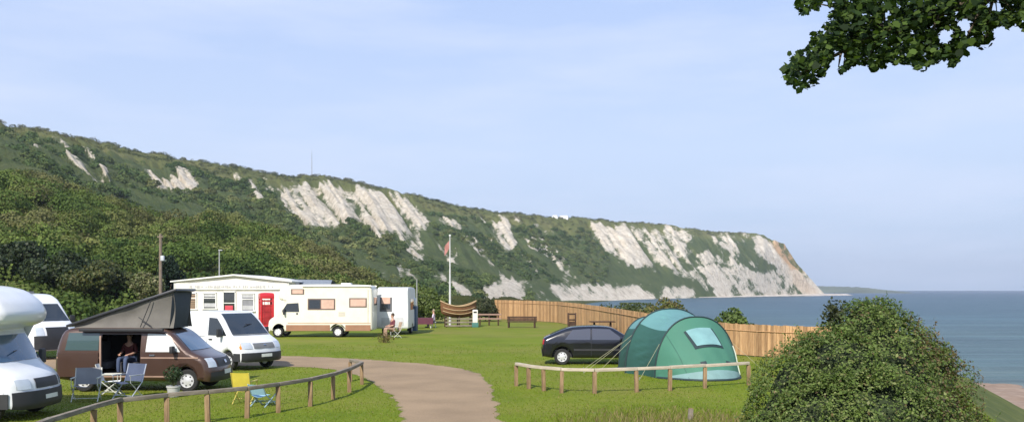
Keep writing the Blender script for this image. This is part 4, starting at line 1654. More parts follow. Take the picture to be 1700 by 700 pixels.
rx, ry, rzz = ridge(518)
t = thing('radio_mast', 'slender lattice radio mast alone on the cliff top skyline', 'mast', (rx, ry, rzz - 1))
mb = MB()
for k_ in range(3):
    a = k_ * 2 * PI / 3
    mb.cyl((.55 * math.cos(a), .55 * math.sin(a), 0), (.16 * math.cos(a), .16 * math.sin(a), 20), .10, .07, 6)
for q in range(14):
    z_ = q * 1.4
    r_ = .55 - .39 * z_ / 20
    r2_ = .55 - .39 * (z_ + 1.4) / 20
    for k_ in range(3):
        a, a2 = k_ * 2 * PI / 3, (k_ + 1) * 2 * PI / 3
        mb.cyl((r_ * math.cos(a), r_ * math.sin(a), z_), (r2_ * math.cos(a2), r2_ * math.sin(a2), z_ + 1.4), .05, n=5)
mb.build('lattice', mat('mast_grey', (.34, .36, .4), .6), t)['kind'] = 'stuff'
mb = MB()
mb.cyl((0, 0, 19.5), (0, 0, 22.5), .08)
mb.build('aerial', mat('mast_grey', (.34, .36, .4)), t)
for px_, w_, h_, lab in ((936.5, 9.5, 3.6, 'wider white flat-topped house on the cliff top skyline'), (921.5, 6.0, 3.0, 'smaller pale house on the cliff top, left of the wider white one')):
    rx, ry, rzz = ridge(px_)
    t = thing('clifftop_house', lab, 'house', (rx, ry + 3, rzz - 1.2), R(-8), 'houses on the cliff top')
    mb = MB()
    mb.box((0, 0, h_ / 2), (w_, 7, h_))
    mb.build('wall', mat('house_white', (.8, .8, .78), .7), t, smooth=0)
    mb = MB()
    mb.prism([(-w_ / 2 - .3, h_), (w_ / 2 + .3, h_), (w_ / 2 - .8, h_ + 1.2), (-w_ / 2 + .8, h_ + 1.2)], -3.8, 3.8)
    mb.build('roof', mat('house_roof', (.68, .68, .68), .6), t, smooth=0)
    mb = MB()
    mb.box((-w_ * .2, -3.53, h_ * .55), (w_ * .25, .08, h_ * .4))
    mb.build('window', GLASS, t, smooth=0)

# wooden boat on the grass
bt = thing('boat', 'old wooden boat on a slatted stand in front of the flagpole', 'boat', (X(761, 71), 71, 0), R(12))
mb = MB()
n_s, n_r = 17, 9
outer = []
for i in range(n_s):
    u = -1 + 2 * i / (n_s - 1)
    half = .72 * (1 - abs(u) ** 2.6) + .03
    sheer = 1.62 + .42 * u * u
    keel = .72 + .34 * abs(u) ** 3
    row = []
    for j in range(n_r):
        a = -PI / 2 + PI * j / (n_r - 1)
        row.append((u * 1.42 * (1 - .08 * (1 - (abs(math.sin(a))))), half * math.sin(a), keel + (sheer - keel) * (1 - math.cos(a)) ** 1.3 if False else sheer - (sheer - keel) * math.cos(a) ** .8 if math.cos(a) > 1e-6 else sheer))
    outer.append(row)
mb.grid(outer)
inner = [[(x * .95, y * .9, z + .05 if z < 1.5 else z) for x, y, z in r_] for r_ in outer]
mb.grid(inner)
hull = mb.build('hull', WOODB, bt, smooth=60)
mb = MB()
for s in (0, -1):
    mb.tube([(outer[i][s][0], outer[i][s][1] * 1.02, outer[i][s][2] + .01) for i in range(n_s)], .05, 6)
mb.build('gunwale', mat('pale_timber', (.40, .28, .15), .7), bt)
for k_, z_ in ((0, 1.02), (1, 1.3)):
    for s in (-1, 1):
        mb = MB()
        pts = []
        for i in range(1, n_s - 1):
            u = -1 + 2 * i / (n_s - 1)
            row = outer[i]
            q = z_ + .35 * u * u * .9
            seq = row[:n_r // 2 + 1] if s < 0 else row[::-1][:n_r // 2 + 1]
            yv = np.interp(-q, [-p[2] for p in seq], [p[1] for p in seq])
            pts.append((row[0][0], yv + s * .02, q))
        mb.tube(pts, .035, 5)
        mb.build('strake', mat('pale_timber', (.40, .28, .15)), bt)
for z_ in (.12, .38, .64):
    mb = MB()
    mb.box((.05, -.55, z_), (2.3, .07, .12), bev=.01)
    mb.build('stand_slat', WOODR, bt)
for x_ in (-1.0, 0, 1.0):
    mb = MB()
    mb.box((x_, -.45, .4), (.1, .1, .84), bev=.01)
    mb.box((x_, .45, .4), (.1, .1, .84), bev=.01)
    mb.box((x_, 0, .8), (.1, 1.0, .08), bev=.01)
    mb.build('stand_frame', WOODD, bt)
mb = MB()
mb.box((.3, 0, 1.5), (.25, 1.2, .05))
mb.build('thwart', WOODB, bt)

# white bin on a teal base
t = thing('litter_bin', 'white litter bin with teal base at the right end of the boat', 'bin', (X(789, 70.5), 70.5, 0))
mb = MB()
mb.box((0, 0, .18), (.5, .45, .36), bev=.03)
mb.build('base', mat('teal_plastic', (.05, .16, .14), .6), t)
mb = MB()
mb.box((0, 0, .86), (.4, .4, 1.0), bev=.05)
mb.build('body', mat('bin_white', (.78, .74, .66), .5), t)
mb = MB()
mb.box((0, -.205, 1.18), (.26, .02, .14))
mb.build('slot', PLASTIC, t)
# blue cabinet with white top
t = thing('service_cabinet', 'narrow blue cabinet with white top beside the white caravan', 'cabinet', (X(683, 62), 62, 0), R(-8))
mb = MB()
mb.box((.08, 0, .95), (.62, .6, 1.7), bev=.03)
mb.build('body', mat('cabinet_blue', (.05, .09, .16), .5), t)
mb = MB()
mb.box((-.0, -.05, 2.1), (.62, .6, .5), bev=.06)
mb.build('lid', mat('cabinet_white', (.72, .74, .78), .5), t)
mb = MB()
mb.box((-.22, -.33, 1.2), (.14, .06, 1.2), bev=.01)
mb.build('door_panel', mat('pale_blue', (.42, .6, .68), .5), t)
# maroon table
t = thing('picnic_table', 'picnic table under a maroon cloth left of the wooden boat', 'table', (X(703, 69), 69, 0), R(6))
mb = MB()
mb.box((0, 0, .74), (1.35, .8, .05), bev=.01)
mb.build('table_top', WOODR, t)
rows = []
for i in range(25):
    u = i / 24
    a = u * 2 * PI
    rx_, ry_ = .72, .45
    c_, s_ = math.cos(a), math.sin(a)
    ex = max(abs(c_), abs(s_))
    p = (c_ / ex * rx_, s_ / ex * ry_)
    rows.append([(p[0] * .1, p[1] * .1, .785), (p[0], p[1], .78), (p[0] * 1.03 + .02 * math.sin(a * 9), p[1] * 1.04 + .02 * math.cos(a * 8), .3)])
mb = MB()
mb.grid(rows)
mb.build('cloth', mat('maroon_cloth', (.10, .028, .045), .9), t, smooth=50)
for sx_ in (-1, 1):
    mb = MB()
    mb.cyl((sx_ * .55, -.3, 0), (sx_ * .5, -.25, .74), .025)
    mb.build('leg', STEEL, t)
    mb = MB()
    mb.cyl((sx_ * .55, .3, 0), (sx_ * .5, .25, .74), .025)
    mb.build('leg', STEEL, t)
# dark bench, timber frames, picnic table by the long fence
t = thing('bench', 'dark brown slatted bench at the left end of the board fence', 'bench', (X(866, 69.5), 69.5, 0), R(-6))
for q in range(3):
    mb = MB()
    mb.box((0, -.2 + q * .17, .45), (2.3, .14, .05), bev=.01)
    mb.build('seat_slat', WOODD, t)
for q in range(3):
    mb = MB()
    mb.box((0, .26 + q * .03, .55 + q * .13), (2.3, .04, .11), bev=.01)
    mb.build('back_slat', WOODD, t)
for x_ in (-1., 1.):
    mb = MB()
    mb.box((x_, .3, .4), (.1, .1, .85))
    mb.box((x_, -.2, .22), (.1, .1, .44))
    mb.box((x_, .05, .4), (.08, .6, .07))
    mb.build('end_frame', WOODD, t)
t = thing('notice_frame', 'dark wooden frame like a small stile standing against the board fence', 'wooden frame', (X(949.5, 66), 66, 0))
for x_ in (-.26, .26):
    mb = MB()
    mb.box((x_, 0, .6), (.12, .12, 1.24), bev=.01)
    mb.build('post', WOODD, t)
for z_ in (1.14, .72):
    mb = MB()
    mb.box((0, 0, z_), (.42, .09, .12), bev=.01)
    mb.build('crossbar', WOODD, t)
mb = MB()
mb.box((0, .03, .3), (.42, .04, .6))
mb.build('panel', WOODD, t)
t = thing('picnic_table', 'dark wooden picnic table between the black car roof and the fence', 'table', (X(1000, 55), 55, 0), R(4))
mb = MB()
mb.box((0, 0, .96), (1.5, .75, .06), bev=.01)
mb.build('table_top', WOODD, t)
for s in (-1, 1):
    mb = MB()
    mb.box((0, s * .72, .56), (1.5, .26, .05), bev=.01)
    mb.build('seat', WOODD, t)
    mb = MB()
    mb.box((s * .5, 0, .5), (.08, .12, .92), rot=(0, 0, 0))
    mb.box((s * .5, -.3, .46), (.08, .1, 1.05), rot=(R(-28), 0, 0))
    mb.box((s * .5, .3, .46), (.08, .1, 1.05), rot=(R(28), 0, 0))
    mb.box((s * .5, 0, .5), (.07, 1.6, .1))
    mb.build('leg_frame', WOODD, t)

# ---- fences


def rail_fence(label, pts, rail_h=.65, rail_m=WOODR, extra=None):
    """pts: (photo column, photo row of the rail)"""
    c = []
    for x_, y_ in pts:
        d = (EYE - rail_h) * F / (y_ - HY)
        c.append((X(x_, d), d))
    t = thing('rail_fence', label, 'fence', (c[0][0], c[0][1], 0))
    o = Vector((c[0][0], c[0][1], 0))
    rs = random.Random(len(pts))
    for i, (x_, y_) in enumerate(c):
        mb = MB()
        lean = rs.uniform(-.03, .03)
        mb.box((x_ - o.x + lean * .3, y_ - o.y, rail_h / 2 - .05 - .02), (.105, .10, rail_h + .06), rot=(0, lean, rs.uniform(0, .4)), bev=.012)
        mb.build('post', WOODP, t)
    for (a, b) in zip(c, c[1:]):
        mb = MB()
        p0 = Vector((a[0], a[1], rail_h + .015)) - o
        p1 = Vector((b[0], b[1], rail_h + .015)) - o
        e = (p1 - p0).normalized() * .004
        mid = (p0 + p1) / 2 + Vector((0, 0, rs.uniform(-.012, .008)))
        dv_ = p1 - p0
        mb.box(mid, (dv_.length - .008, .105 + rs.uniform(-.008, .008), .088), rot=(rs.uniform(-.05, .05), rs.uniform(-.004, .004), math.atan2(dv_.y, dv_.x)), bev=.016)
        mb.build('rail', rail_m, t)
    return t


rail_fence('low timber rail fence curving round the grass in front of the campers', [(-60, 760), (20, 722), (85, 697), (155, 676), (200, 664), (277, 656), (345, 651), (410, 645), (462, 638), (515, 630), (553, 621), (580, 612), (601, 602), (582, 598)])
rail_fence('low timber rail fence with pale top rail in front of the green tent', [(857, 604), (878, 607.5), (903, 610.5), (932, 613), (987, 614), (1057, 612), (1112, 610), (1170, 607), (1243, 603)], rail_m=wood_mat('rail_pale', (.36, .30, .225), (.55, .48, .38), (.5, .5, 3)))
t = thing('stake', 'short pale wooden stake in the rough grass below the pale rail', 'stake', (X(1146, 19.3), 19.3, float(ground_z(np.array([X(1146, 19.3)]), np.array([19.3]))[0])), R(20))
mb = MB()
mb.box((0, 0, .1), (.085, .085, .42), rot=(0, R(4), 0), bev=.01)
mb.build('shaft', WOODR, t)
mb = MB()
mb.box((.012, 0, .315), (.08, .08, .02), rot=(0, R(4), 0), bev=.006)
mb.build('cap', WOODP, t)
# low rail by the bin
t = thing('rail_fence', 'short low wooden rail between the white bin and the board fence', 'fence', (X(812, 74), 74, 0))
for x_ in (-.75, 0, .75):
    mb = MB()
    mb.box((x_, 0, .45), (.12, .12, 1.1), bev=.01)
    mb.build('post', WOODD, t)
for z_ in (.55, .9):
    mb = MB()
    mb.box((0, -.07, z_), (2.0, .05, .12), bev=.01)
    mb.build('rail', mat('pinkish_board', (.30, .19, .15), .8), t)

# tall board fence: one run of panels and posts
FP = [(822, 90, 1.95), (875, 86, 1.93), (927, 80, 1.9), (962, 71, 1.85), (997, 62.5, 1.78), (1032, 55.5, 1.72), (1066, 50, 1.66), (1112, 46, 1.55), (1158, 43, 1.46), (1205, 40.5, 1.42), (1255, 39, 1.40), (1305, 37.8, 1.4), (1358, 37, 1.40), (1420, 36.4, 1.4), (1490, 36, 1.4)]
fc = [(X(a, d), d, h) for a, d, h in FP]
t = thing('board_fence', 'tall close-boarded wooden fence between the grass and the sea', 'fence', (fc[0][0], fc[0][1], 0))
o = Vector((fc[0][0], fc[0][1], 0))
rs = random.Random(9)
for i, (x_, y_, h_) in enumerate(fc):
    mb = MB()
    mb.box((x_ - o.x, y_ - o.y + .07, h_ / 2 - .05), (.11, .11, h_ + .1), bev=.01)
    mb.build('post', WOODP, t)
FENCE_MATS = []
for i in range(5):
    k_ = (.68, 1.0, 1.18, .84, 1.08)[i]
    FENCE_MATS.append(wood_mat('fence_wood_%d' % i, tuple(c_ * k_ for c_ in (.33, .18, .085)), tuple(c_ * k_ for c_ in (.58, .37, .19)), (4, 4, .35)))
for (a, b) in zip(fc, fc[1:]):
    A, B = Vector((a[0], a[1], 0)) - o, Vector((b[0], b[1], 0)) - o
    L_ = (B - A).length
    dr = (B - A).normalized()
    nv = Vector((dr.y, -dr.x, 0))
    nb = max(4, int(L_ / .14))
    bot, tp, mi = [], [], []
    fr, bk, idx = [], [], []
    for q in range(nb):
        dep = rs.uniform(.0, .018)
        hh_ = a[2] + (b[2] - a[2]) * q / nb + rs.uniform(-.018, .018) - .02
        for e in (.06, .94):
            P = A + dr * (L_ * (q + e) / nb)
            fr.append([tuple(P + nv * (.02 + dep) + Vector((0, 0, .04))), tuple(P + nv * (.02 + dep) + Vector((0, 0, hh_))), tuple(P - nv * .005 + Vector((0, 0, hh_))), tuple(P - nv * .005 + Vector((0, 0, .04)))])
        # groove between boards
        P = A + dr * (L_ * (q + .97) / nb)
        fr.append([tuple(P + nv * .0 + Vector((0, 0, .04))), tuple(P + nv * .0 + Vector((0, 0, hh_ - .02))), tuple(P - nv * .005 + Vector((0, 0, hh_ - .02))), tuple(P - nv * .005 + Vector((0, 0, .04)))])
        idx += [rs.randrange(5)] * 2 + [0]
    mb = MB()
    mb.grid(fr)
    ob = mb.build('panel', FENCE_MATS, t, smooth=20)
    me = ob.data
    mi = []
    for f_ in range(len(me.polygons)):
        mi.append(idx[min(f_ // 3, len(idx) - 1)])
    me.polygons.foreach_set('material_index', np.array(mi, np.int32))
    mb = MB()
    zc = (a[2] + b[2]) / 2 - .28
    mb.tube([A + nv * .05 + Vector((0, 0, a[2] - .3)), B + nv * .05 + Vector((0, 0, b[2] - .3))], .022, 4)
    mb.build('cross_rail', WOODF, t)

#@@TENT
# ================================================================== TENT
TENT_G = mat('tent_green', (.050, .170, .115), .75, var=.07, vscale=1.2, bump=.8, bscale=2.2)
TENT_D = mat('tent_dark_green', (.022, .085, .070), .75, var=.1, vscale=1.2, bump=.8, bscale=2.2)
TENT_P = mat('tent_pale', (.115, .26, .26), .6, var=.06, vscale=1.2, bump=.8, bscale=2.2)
TENT_K = mat('tent_trim', (.012, .03, .035), .7)
TENT_S = mat('tent_skirt', (.17, .29, .29), .7)
TC = Vector((6.12, 30.0, 0))
t = thing('tent', 'green tunnel tent with pale roof panels and a flap window', 'tent', TC, math.atan2(-1.8, .55))
# local x points to the front; hoops (x, half width, height)
HOOPS = [(-3.55, 1.22, 1.88), (-1.85, 1.72, 2.2), (0, 1.5, 1.97)]


def hoop_pt(h, th, sc=1.):
    c_, s_ = math.cos(th), math.sin(th)
    return (h[0], h[1] * sc * math.copysign(abs(c_) ** .85, c_), h[2] * sc * abs(s_) ** .95)


def tent_strip(h0, h1, th0, th1, nu=15, nt=18, sag=.05, m=TENT_G, name='fly_panel'):
    rows = []
    for i in range(nu):
        u = i / (nu - 1)
        row = []
        for j in range(nt):
            th = th0 + (th1 - th0) * j / (nt - 1)
            a, b = Vector(hoop_pt(h0, th)), Vector(hoop_pt(h1, th))
            p = a.lerp(b, u)
            k_ = 1 - sag * math.sin(PI * u)
            wr_ = .018 * math.sin(j * 2.1 + u * 9) * math.sin(PI * u) + .012 * math.sin(j * 4.7 - u * 15) * math.sin(PI * u)
            wr_ *= math.sin(PI * j / (nt - 1))
            p = Vector((p.x, p.y * (k_ + wr_), p.z * (k_ + wr_)))
            row.append(tuple(p))
        rows.append(row)
    mb = MB()
    mb.grid(rows)
    return mb.build(name, m, t, smooth=70)


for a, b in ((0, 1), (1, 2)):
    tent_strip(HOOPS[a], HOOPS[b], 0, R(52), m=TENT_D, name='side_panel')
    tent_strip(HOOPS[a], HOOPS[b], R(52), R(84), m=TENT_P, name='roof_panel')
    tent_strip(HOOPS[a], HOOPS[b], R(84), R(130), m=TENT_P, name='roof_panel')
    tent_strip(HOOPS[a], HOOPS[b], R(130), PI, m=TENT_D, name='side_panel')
for h in HOOPS:
    mb = MB()
    mb.tube([hoop_pt(h, PI * k_ / 28, 1.008) for k_ in range(29)], .028, 6)
    mb.build('hoop_pole', TENT_K, t)
# end panels slope from the last hoop to the ground


def end_pt(h, x1, wfoot, v_, s_):
    """v_: 0 at hoop .. 1 at ground line, s_: -1..1 across"""
    th = PI / 2 - s_ * PI / 2
    a = Vector(hoop_pt(h, th))
    g = Vector((x1 - abs(x1 - h[0]) * (abs(s_) ** 2.4) * (1 if x1 > h[0] else -1) * .92, wfoot * s_, .02))
    p = a.lerp(g, v_)
    bul = .10 * math.sin(PI * v_) * (1 - abs(s_) ** 2)
    wr_ = (.022 * math.sin(s_ * 11 + v_ * 5) + .014 * math.sin(s_ * 23 - v_ * 9)) * math.sin(PI * v_)
    p += Vector(((bul + wr_) if x1 > h[0] else -bul - wr_, 0, bul * .8))
    return p


for h, x1, m_, nm in ((HOOPS[2], 1.55, TENT_G, 'front_panel'), (HOOPS[0], -4.5, TENT_D, 'rear_panel')):
    rows = [[tuple(end_pt(h, x1, h[1], i / 20, -1 + 2 * j / 48)) for j in range(49)] for i in range(21)]
    mb = MB()
    mb.grid(rows)
    mb.build(nm, m_, t, smooth=70)
    mb = MB()
    mb.tube([Vector(end_pt(h, x1, h[1], 1., -1 + 2 * j / 24)) + Vector((.02 if x1 > 0 else -.02, 0, .0)) for j in range(25)], .05, 6)
    mb.build('ground_band', TENT_K, t)


def on_front(v_, s_, off):
    p = end_pt(HOOPS[2], 1.55, HOOPS[2][1], v_, s_)
    e = .01
    du = end_pt(HOOPS[2], 1.55, HOOPS[2][1], v_ + e, s_) - p
    dv = end_pt(HOOPS[2], 1.55, HOOPS[2][1], v_, s_ + e) - p
    n_ = du.cross(dv).normalized()
    if n_.x < 0:
        n_ = -n_
    return p + n_ * off


def front_patch(name, v0, v1, sl0, sr0, sl1, sr1, off, m_, par):
    rows = []
    for i in range(7):
        u = i / 6
        l, r_ = sl0 + (sl1 - sl0) * u, sr0 + (sr1 - sr0) * u
        rows.append([tuple(on_front(v0 + (v1 - v0) * u, l + (r_ - l) * j / 8, off)) for j in range(9)])
    mb = MB()
    mb.grid(rows)
    return mb.build(name, m_, par, smooth=70)


f = front_patch('window', .20, .52, -.27, .13, -.25, .25, .02, TENT_K, t)
front_patch('pane', .205, .485, -.235, .10, -.20, .21, .035, mat('tent_window', (.19, .35, .35), .2, coat=.5), f)
front_patch('skirt', .86, .985, -.82, .82, -.84, .84, .025, TENT_S, t)
for s_ in (-.5, .5):
    mb = MB()
    mb.tube([on_front(v_, s_ * (1 + .15 * v_), .012) for v_ in [k_ / 12 for k_ in range(0, 13)]], .008, 4)
    mb.build('seam', TENT_D, t)
for s_ in (-.22, .28):
    front_patch('vent', .72, .77, s_ - .05, s_ + .05, s_ - .05, s_ + .05, .03, TENT_K, t)
mb = MB()
mb.tube([on_front(v_, .62 + .18 * v_, .02) for v_ in [k_ / 10 for k_ in range(1, 10)]], .016, 5)
mb.build('zip', mat('pale_zip', (.55, .6, .5), .7), t)
for (p0, p1) in (((-1.85, -1.45, 1.2), (-1.5, -3.0, 0)), ((-1.85, -1.35, 1.4), (-2.3, -3.1, 0)), ((-3.55, -1.05, 1.0), (-3.6, -2.6, 0)), ((0, 1.35, 1.1), (.4, 2.5, 0)), ((0, -1.35, 1.1), (.5, -2.3, 0)), ((-4.0, 0, 1.2), (-5.6, .2, 0))):
    mb = MB()
    mb.cyl(p0, p1, .006, n=5)
    mb.build('guy_rope', mat('guy_yellow', (.40, .38, .24), .8), t)
    mb = MB()
    mb.cyl((p1[0], p1[1], -.1), (p1[0] + .02, p1[1], .1), .012, n=5)
    mb.build('peg', GALV, t)

# ================================================================== CAMP CHAIRS, POT, TABLE


def camp_chair(name, label, loc, rz, w, h, seat_z, fabric, frame, group='folding camp chairs'):
    c = thing(name, label, 'chair', loc, rz, group)
    hw2 = w / 2
    d = .42
    # front is local -y
    rows = [[(-hw2 + w * i / 6, -d / 2 + d * j / 5, seat_z - .05 * math.sin(PI * i / 6) + .03 * (1 - j / 5)) for i in range(7)] for j in range(6)]
    mb = MB()
    mb.grid(rows)
    mb.build('seat', fabric, c, smooth=70)
    rows = [[(-hw2 + w * i / 6, d / 2 + .14 * j / 6 + .05 * math.sin(PI * i / 6), seat_z + .02 + (h - seat_z - .02) * j / 6) for i in range(7)] for j in range(7)]
    mb = MB()
    mb.grid(rows)
    mb.build('backrest', fabric, c, smooth=70)
    for s in (-1, 1):
        mb = MB()
        mb.tube([(s * hw2, -d / 2 - .03, 0), (s * hw2, d / 2 + .0, seat_z + .02), (s * hw2, d / 2 + .15, h)], .014, 6)
        mb.build('back_leg', frame, c)
        mb = MB()
        mb.tube([(s * hw2, d / 2 + .06, 0), (s * hw2, -d / 2, seat_z + .02), (s * hw2, -d / 2, seat_z + .2)], .014, 6)
        mb.build('front_leg', frame, c)
        mb = MB()
        mb.box((s * hw2, 0, seat_z + .21), (.05, d + .06, .025), bev=.008)
        mb.build('armrest', frame, c)
    mb = MB()
    mb.tube([(-hw2, d / 2, .1), (-hw2, -d / 2 + .02, .1), (hw2, -d / 2 + .02, .1), (hw2, d / 2, .1)], .01, 6)
    mb.build('stretcher', frame, c)
    return c


PALEF = mat('pale_frame', (.62, .62, .55), .45)
camp_chair('camp_chair', 'grey camp chair with pale legs beside the rear of the brown camper', (X(140, 23.2), 23.3, 0), R(14), .62, .84, .40, mat('grey_fabric', (.27, .27, .28), .9), PALEF)
camp_chair('camp_chair', 'dark blue camp chair with pale frame in front of the open camper door', (X(212, 23.9), 23.9, 0), R(-20), .58, .90, .42, mat('navy_fabric', (.07, .09, .15), .9), mat('silver_frame', (.55, .57, .62), .35, .5))
camp_chair('camp_chair', 'small yellow folding chair behind the low rail', (X(407, 22.9), 22.9, 0), R(175), .46, .80, .36, mat('yellow_fabric', (.62, .50, .06), .8), mat('yellow_frame', (.55, .45, .1), .5))
camp_chair('camp_chair', 'small pale blue folding chair next to the yellow one', (X(438, 22.4), 22.4, 0), R(160), .42, .56, .28, mat('sky_fabric', (.30, .50, .64), .8), mat('sky_frame', (.3, .42, .5), .5))
camp_chair('camp_chair', 'white folded chair leaning at the left of the camper door', (X(183, 24.7), 24.75, 0), R(100), .34, .85, .36, mat('white_fabric', (.62, .64, .68), .8), PALEF)


def potted(loc):
    c = thing('potted_plant', 'bushy plant in a white pot by the camper front wheel', 'potted plant', loc)
    mb = MB()
    mb.lathe([(.11, 0), (.13, .02), (.17, .26), (.185, .27), (.185, .31), (.16, .31), (.15, .25), (.001, .25)], 'z', 18)
    mb.build('pot', mat('white_pot', (.45, .45, .44), .7, dirt=.4), c)
    mb = MB()
    for k_ in range(9):
        a = k_ * 2.4
        mb.tube([(0, 0, .25), (.06 * math.cos(a), .06 * math.sin(a), .45), (.2 * math.cos(a), .2 * math.sin(a), .66)], [.012, .008, .004], 5)
    mb.build('stem', mat('stem_green', (.08, .09, .03), .8), c)
    r = np.random.default_rng(4)
    n_ = 420
    d = r.normal(size=(n_, 3))
    d /= np.linalg.norm(d, axis=1, keepdims=True)
    P = d * r.uniform(.5, 1., (n_, 1)) * np.array([.27, .27, .24]) + np.array([0, 0, .62])
    leaves('foliage', P, d + r.normal(0, .5, (n_, 3)), r.uniform(.05, .09, n_), np.array([(.035, .06, .025)]) * r.uniform(.7, 1.5, (n_, 1)), leaf_mat('bush_leaf'), c, RHOMB)


potted((X(288, 24.2), 24.2, 0))
# ================================================================== PEOPLE


def skin_mesh(name, joints, bones, m, parent, sub=2, root=0):
    """joints: (x, y, z, r); grown with a Skin modifier into one continuous surface"""
    me = bpy.data.meshes.new(name)
    me.from_pydata([j[:3] for j in joints], bones, [])
    ob = bpy.data.objects.new(name, me)
    COL.objects.link(ob)
    sk = ob.modifiers.new('Skin', 'SKIN')
    sk.use_smooth_shade = True
    for i, j in enumerate(joints):
        rr_ = j[3] if isinstance(j[3], tuple) else (j[3], j[3])
        me.skin_vertices[0].data[i].radius = rr_
        me.skin_vertices[0].data[i].use_root = (i == root)
    ob.modifiers.new('Sub', 'SUBSURF').levels = sub
    dg = bpy.context.evaluated_depsgraph_get()
    new = bpy.data.meshes.new_from_object(ob.evaluated_get(dg))
    bpy.data.objects.remove(ob)
    bpy.data.meshes.remove(me)
    new.name = name
    new.shade_smooth()
    return link(name, new, m, parent)


SKIN = mat('skin', (.50, .29, .21), .6, var=.06)


def person(label, loc, rz, seated, top_m, leg_m, hair_m, h=1.68, group=None, arm=0.):
    """faces local -y"""
    c = thing('person', label, 'person', loc, rz, group)
    k_ = h / 1.7
    S = lambda x, y, z, r: (x * k_, y * k_, z * k_, tuple(q * k_ for q in r) if isinstance(r, tuple) else r * k_)
    hz = .50 if seated else .92
    j = [S(0, 0, hz, (.14, .11)), S(0, -.0, hz + .2, (.125, .095)), S(0, .01, hz + .42, (.155, .10)), S(0, 0, hz + .53, (.07, .065)), S(0, -.01, hz + .60, .052), S(0, -.02, hz + .68, (.072, .085)), S(0, -.02, hz + .76, (.070, .085)), S(0, -.01, hz + .83, (.045, .05))]
    bn = [(0, 1), (1, 2), (2, 3), (3, 4), (4, 5), (5, 6), (6, 7)]
    legs, arms = [], []
    for s in (-1, 1):
        b = len(j)
        if seated:
            j += [S(s * .09, -.04, hz - .01, .085), S(s * .12, -.42, hz + .03, .06), S(s * .12, -.44, hz - .28, .048), S(s * .12, -.42, .07, .04), S(s * .13, -.56, .035, (.04, .03))]
        else:
            j += [S(s * .095, 0, hz - .08, .088), S(s * .10, -.02, .5, .06), S(s * .105, 0, .3, .052), S(s * .105, .02, .08, .04), S(s * .12, -.13, .035, (.042, .03))]
        bn += [(0, b), (b, b + 1), (b + 1, b + 2), (b + 2, b + 3), (b + 3, b + 4)]
        legs.append(b)
        b = len(j)
        if seated or arm:
            j += [S(s * .19, .01, hz + .46, .055), S(s * .25, -.02, hz + .22, .042), S(s * .18, -.24, hz + .16, .034), S(s * .15, -.32, hz + .15, (.035, .02))]
        else:
            j += [S(s * .19, .01, hz + .46, .055), S(s * .24, .02, hz + .2, .042), S(s * .25, -.06, hz - .02, .034), S(s * .24, -.09, hz - .11, (.022, .038))]
        bn += [(2, b), (b, b + 1), (b + 1, b + 2), (b + 2, b + 3)]
        arms.append(b)
        # fingers and thumb, rooted in the palm
        hx_, hy_, hz_, _ = j[-1]
        wv = Vector(j[-1][:3]) - Vector(j[-2][:3])
        wv.normalize()
        palm = len(j) - 1
        side_ = Vector((0, 1, 0)) if not (seated or arm) else Vector((1, 0, 0))
        for q, (o_, ln) in enumerate(((-.028, .075), (-.010, .085), (.010, .08), (.027, .062))):
            p0 = Vector((hx_, hy_, hz_)) + wv * .035 * k_ + side_ * o_ * k_
            p1 = p0 + (wv * .6 + Vector((-s * .25, 0, -.25))) * ln * k_
            j += [(*p0, .0095 * k_), (*p1, .008 * k_)]
            bn += [(palm, len(j) - 2), (len(j) - 2, len(j) - 1)]
        p0 = Vector((hx_, hy_, hz_)) - side_ * .04 * k_ + wv * .0
        p1 = p0 + (wv * .7 - side_ * .5) * .05 * k_
        j += [(*p0, .011 * k_), (*p1, .009 * k_)]
        bn += [(palm, len(j) - 2), (len(j) - 2, len(j) - 1)]
    skin_mesh('body', j, bn, SKIN, c)
    gr = lambda v_, f_: (*v_[:3], tuple(q * f_ for q in v_[3]) if isinstance(v_[3], tuple) else v_[3] * f_)
    # top with sleeves
    tj = [(j[0][0], j[0][1], j[0][2] - .03 * k_, (.165 * k_, .135 * k_)), gr(j[1], 1.16), gr(j[2], 1.12), gr(j[3], 1.02)]
    tb_ = [(0, 1), (1, 2), (2, 3)]
    for b in arms:
        q = len(tj)
        e = Vector(j[b + 1][:3]).lerp(Vector(j[b + 2][:3]), .25)
        tj += [gr(j[b], 1.2), gr(j[b + 1], 1.28), (*e, j[b + 2][3] * 1.45)]
        tb_ += [(2, q), (q, q + 1), (q + 1, q + 2)]
    skin_mesh('top', tj, tb_, top_m, c)
    lj = [gr(j[0], 1.15)]
    lb = []
    for b in legs:
        q = len(lj)
        e = Vector(j[b + 2][:3]).lerp(Vector(j[b + 3][:3]), .9)
        lj += [gr(j[b], 1.14), gr(j[b + 1], 1.25), gr(j[b + 2], 1.25), (*e, .052 * k_)]
        lb += [(0, q), (q, q + 1), (q + 1, q + 2), (q + 2, q + 3)]
    skin_mesh('trousers', lj, lb, leg_m, c)
    hc = Vector(j[6][:3])
    mb = MB()
    for s in (-1, 1):
        f4 = j[legs[0 if s < 0 else 1] + 4]
        f3 = j[legs[0 if s < 0 else 1] + 3]
        mb = MB()
        mb.ball(((f3[0] + f4[0]) / 2, (f3[1] + f4[1]) / 2 - .03, .045), (.05, .135, .045))
        mb.build('shoe', mat('dark_shoe', (.04, .035, .03), .7), c)
    mb = MB()
    mb.ball((hc.x, hc.y + .028 * k_, hc.z + .018 * k_), (.092 * k_, .098 * k_, .11 * k_), 14)
    mb.build('hair', hair_m, c)
    mb = MB()
    mb.ball((hc.x, hc.y - .098 * k_, hc.z - .035 * k_), (.014 * k_, .02 * k_, .024 * k_), 8)
    mb.build('nose', SKIN, c)
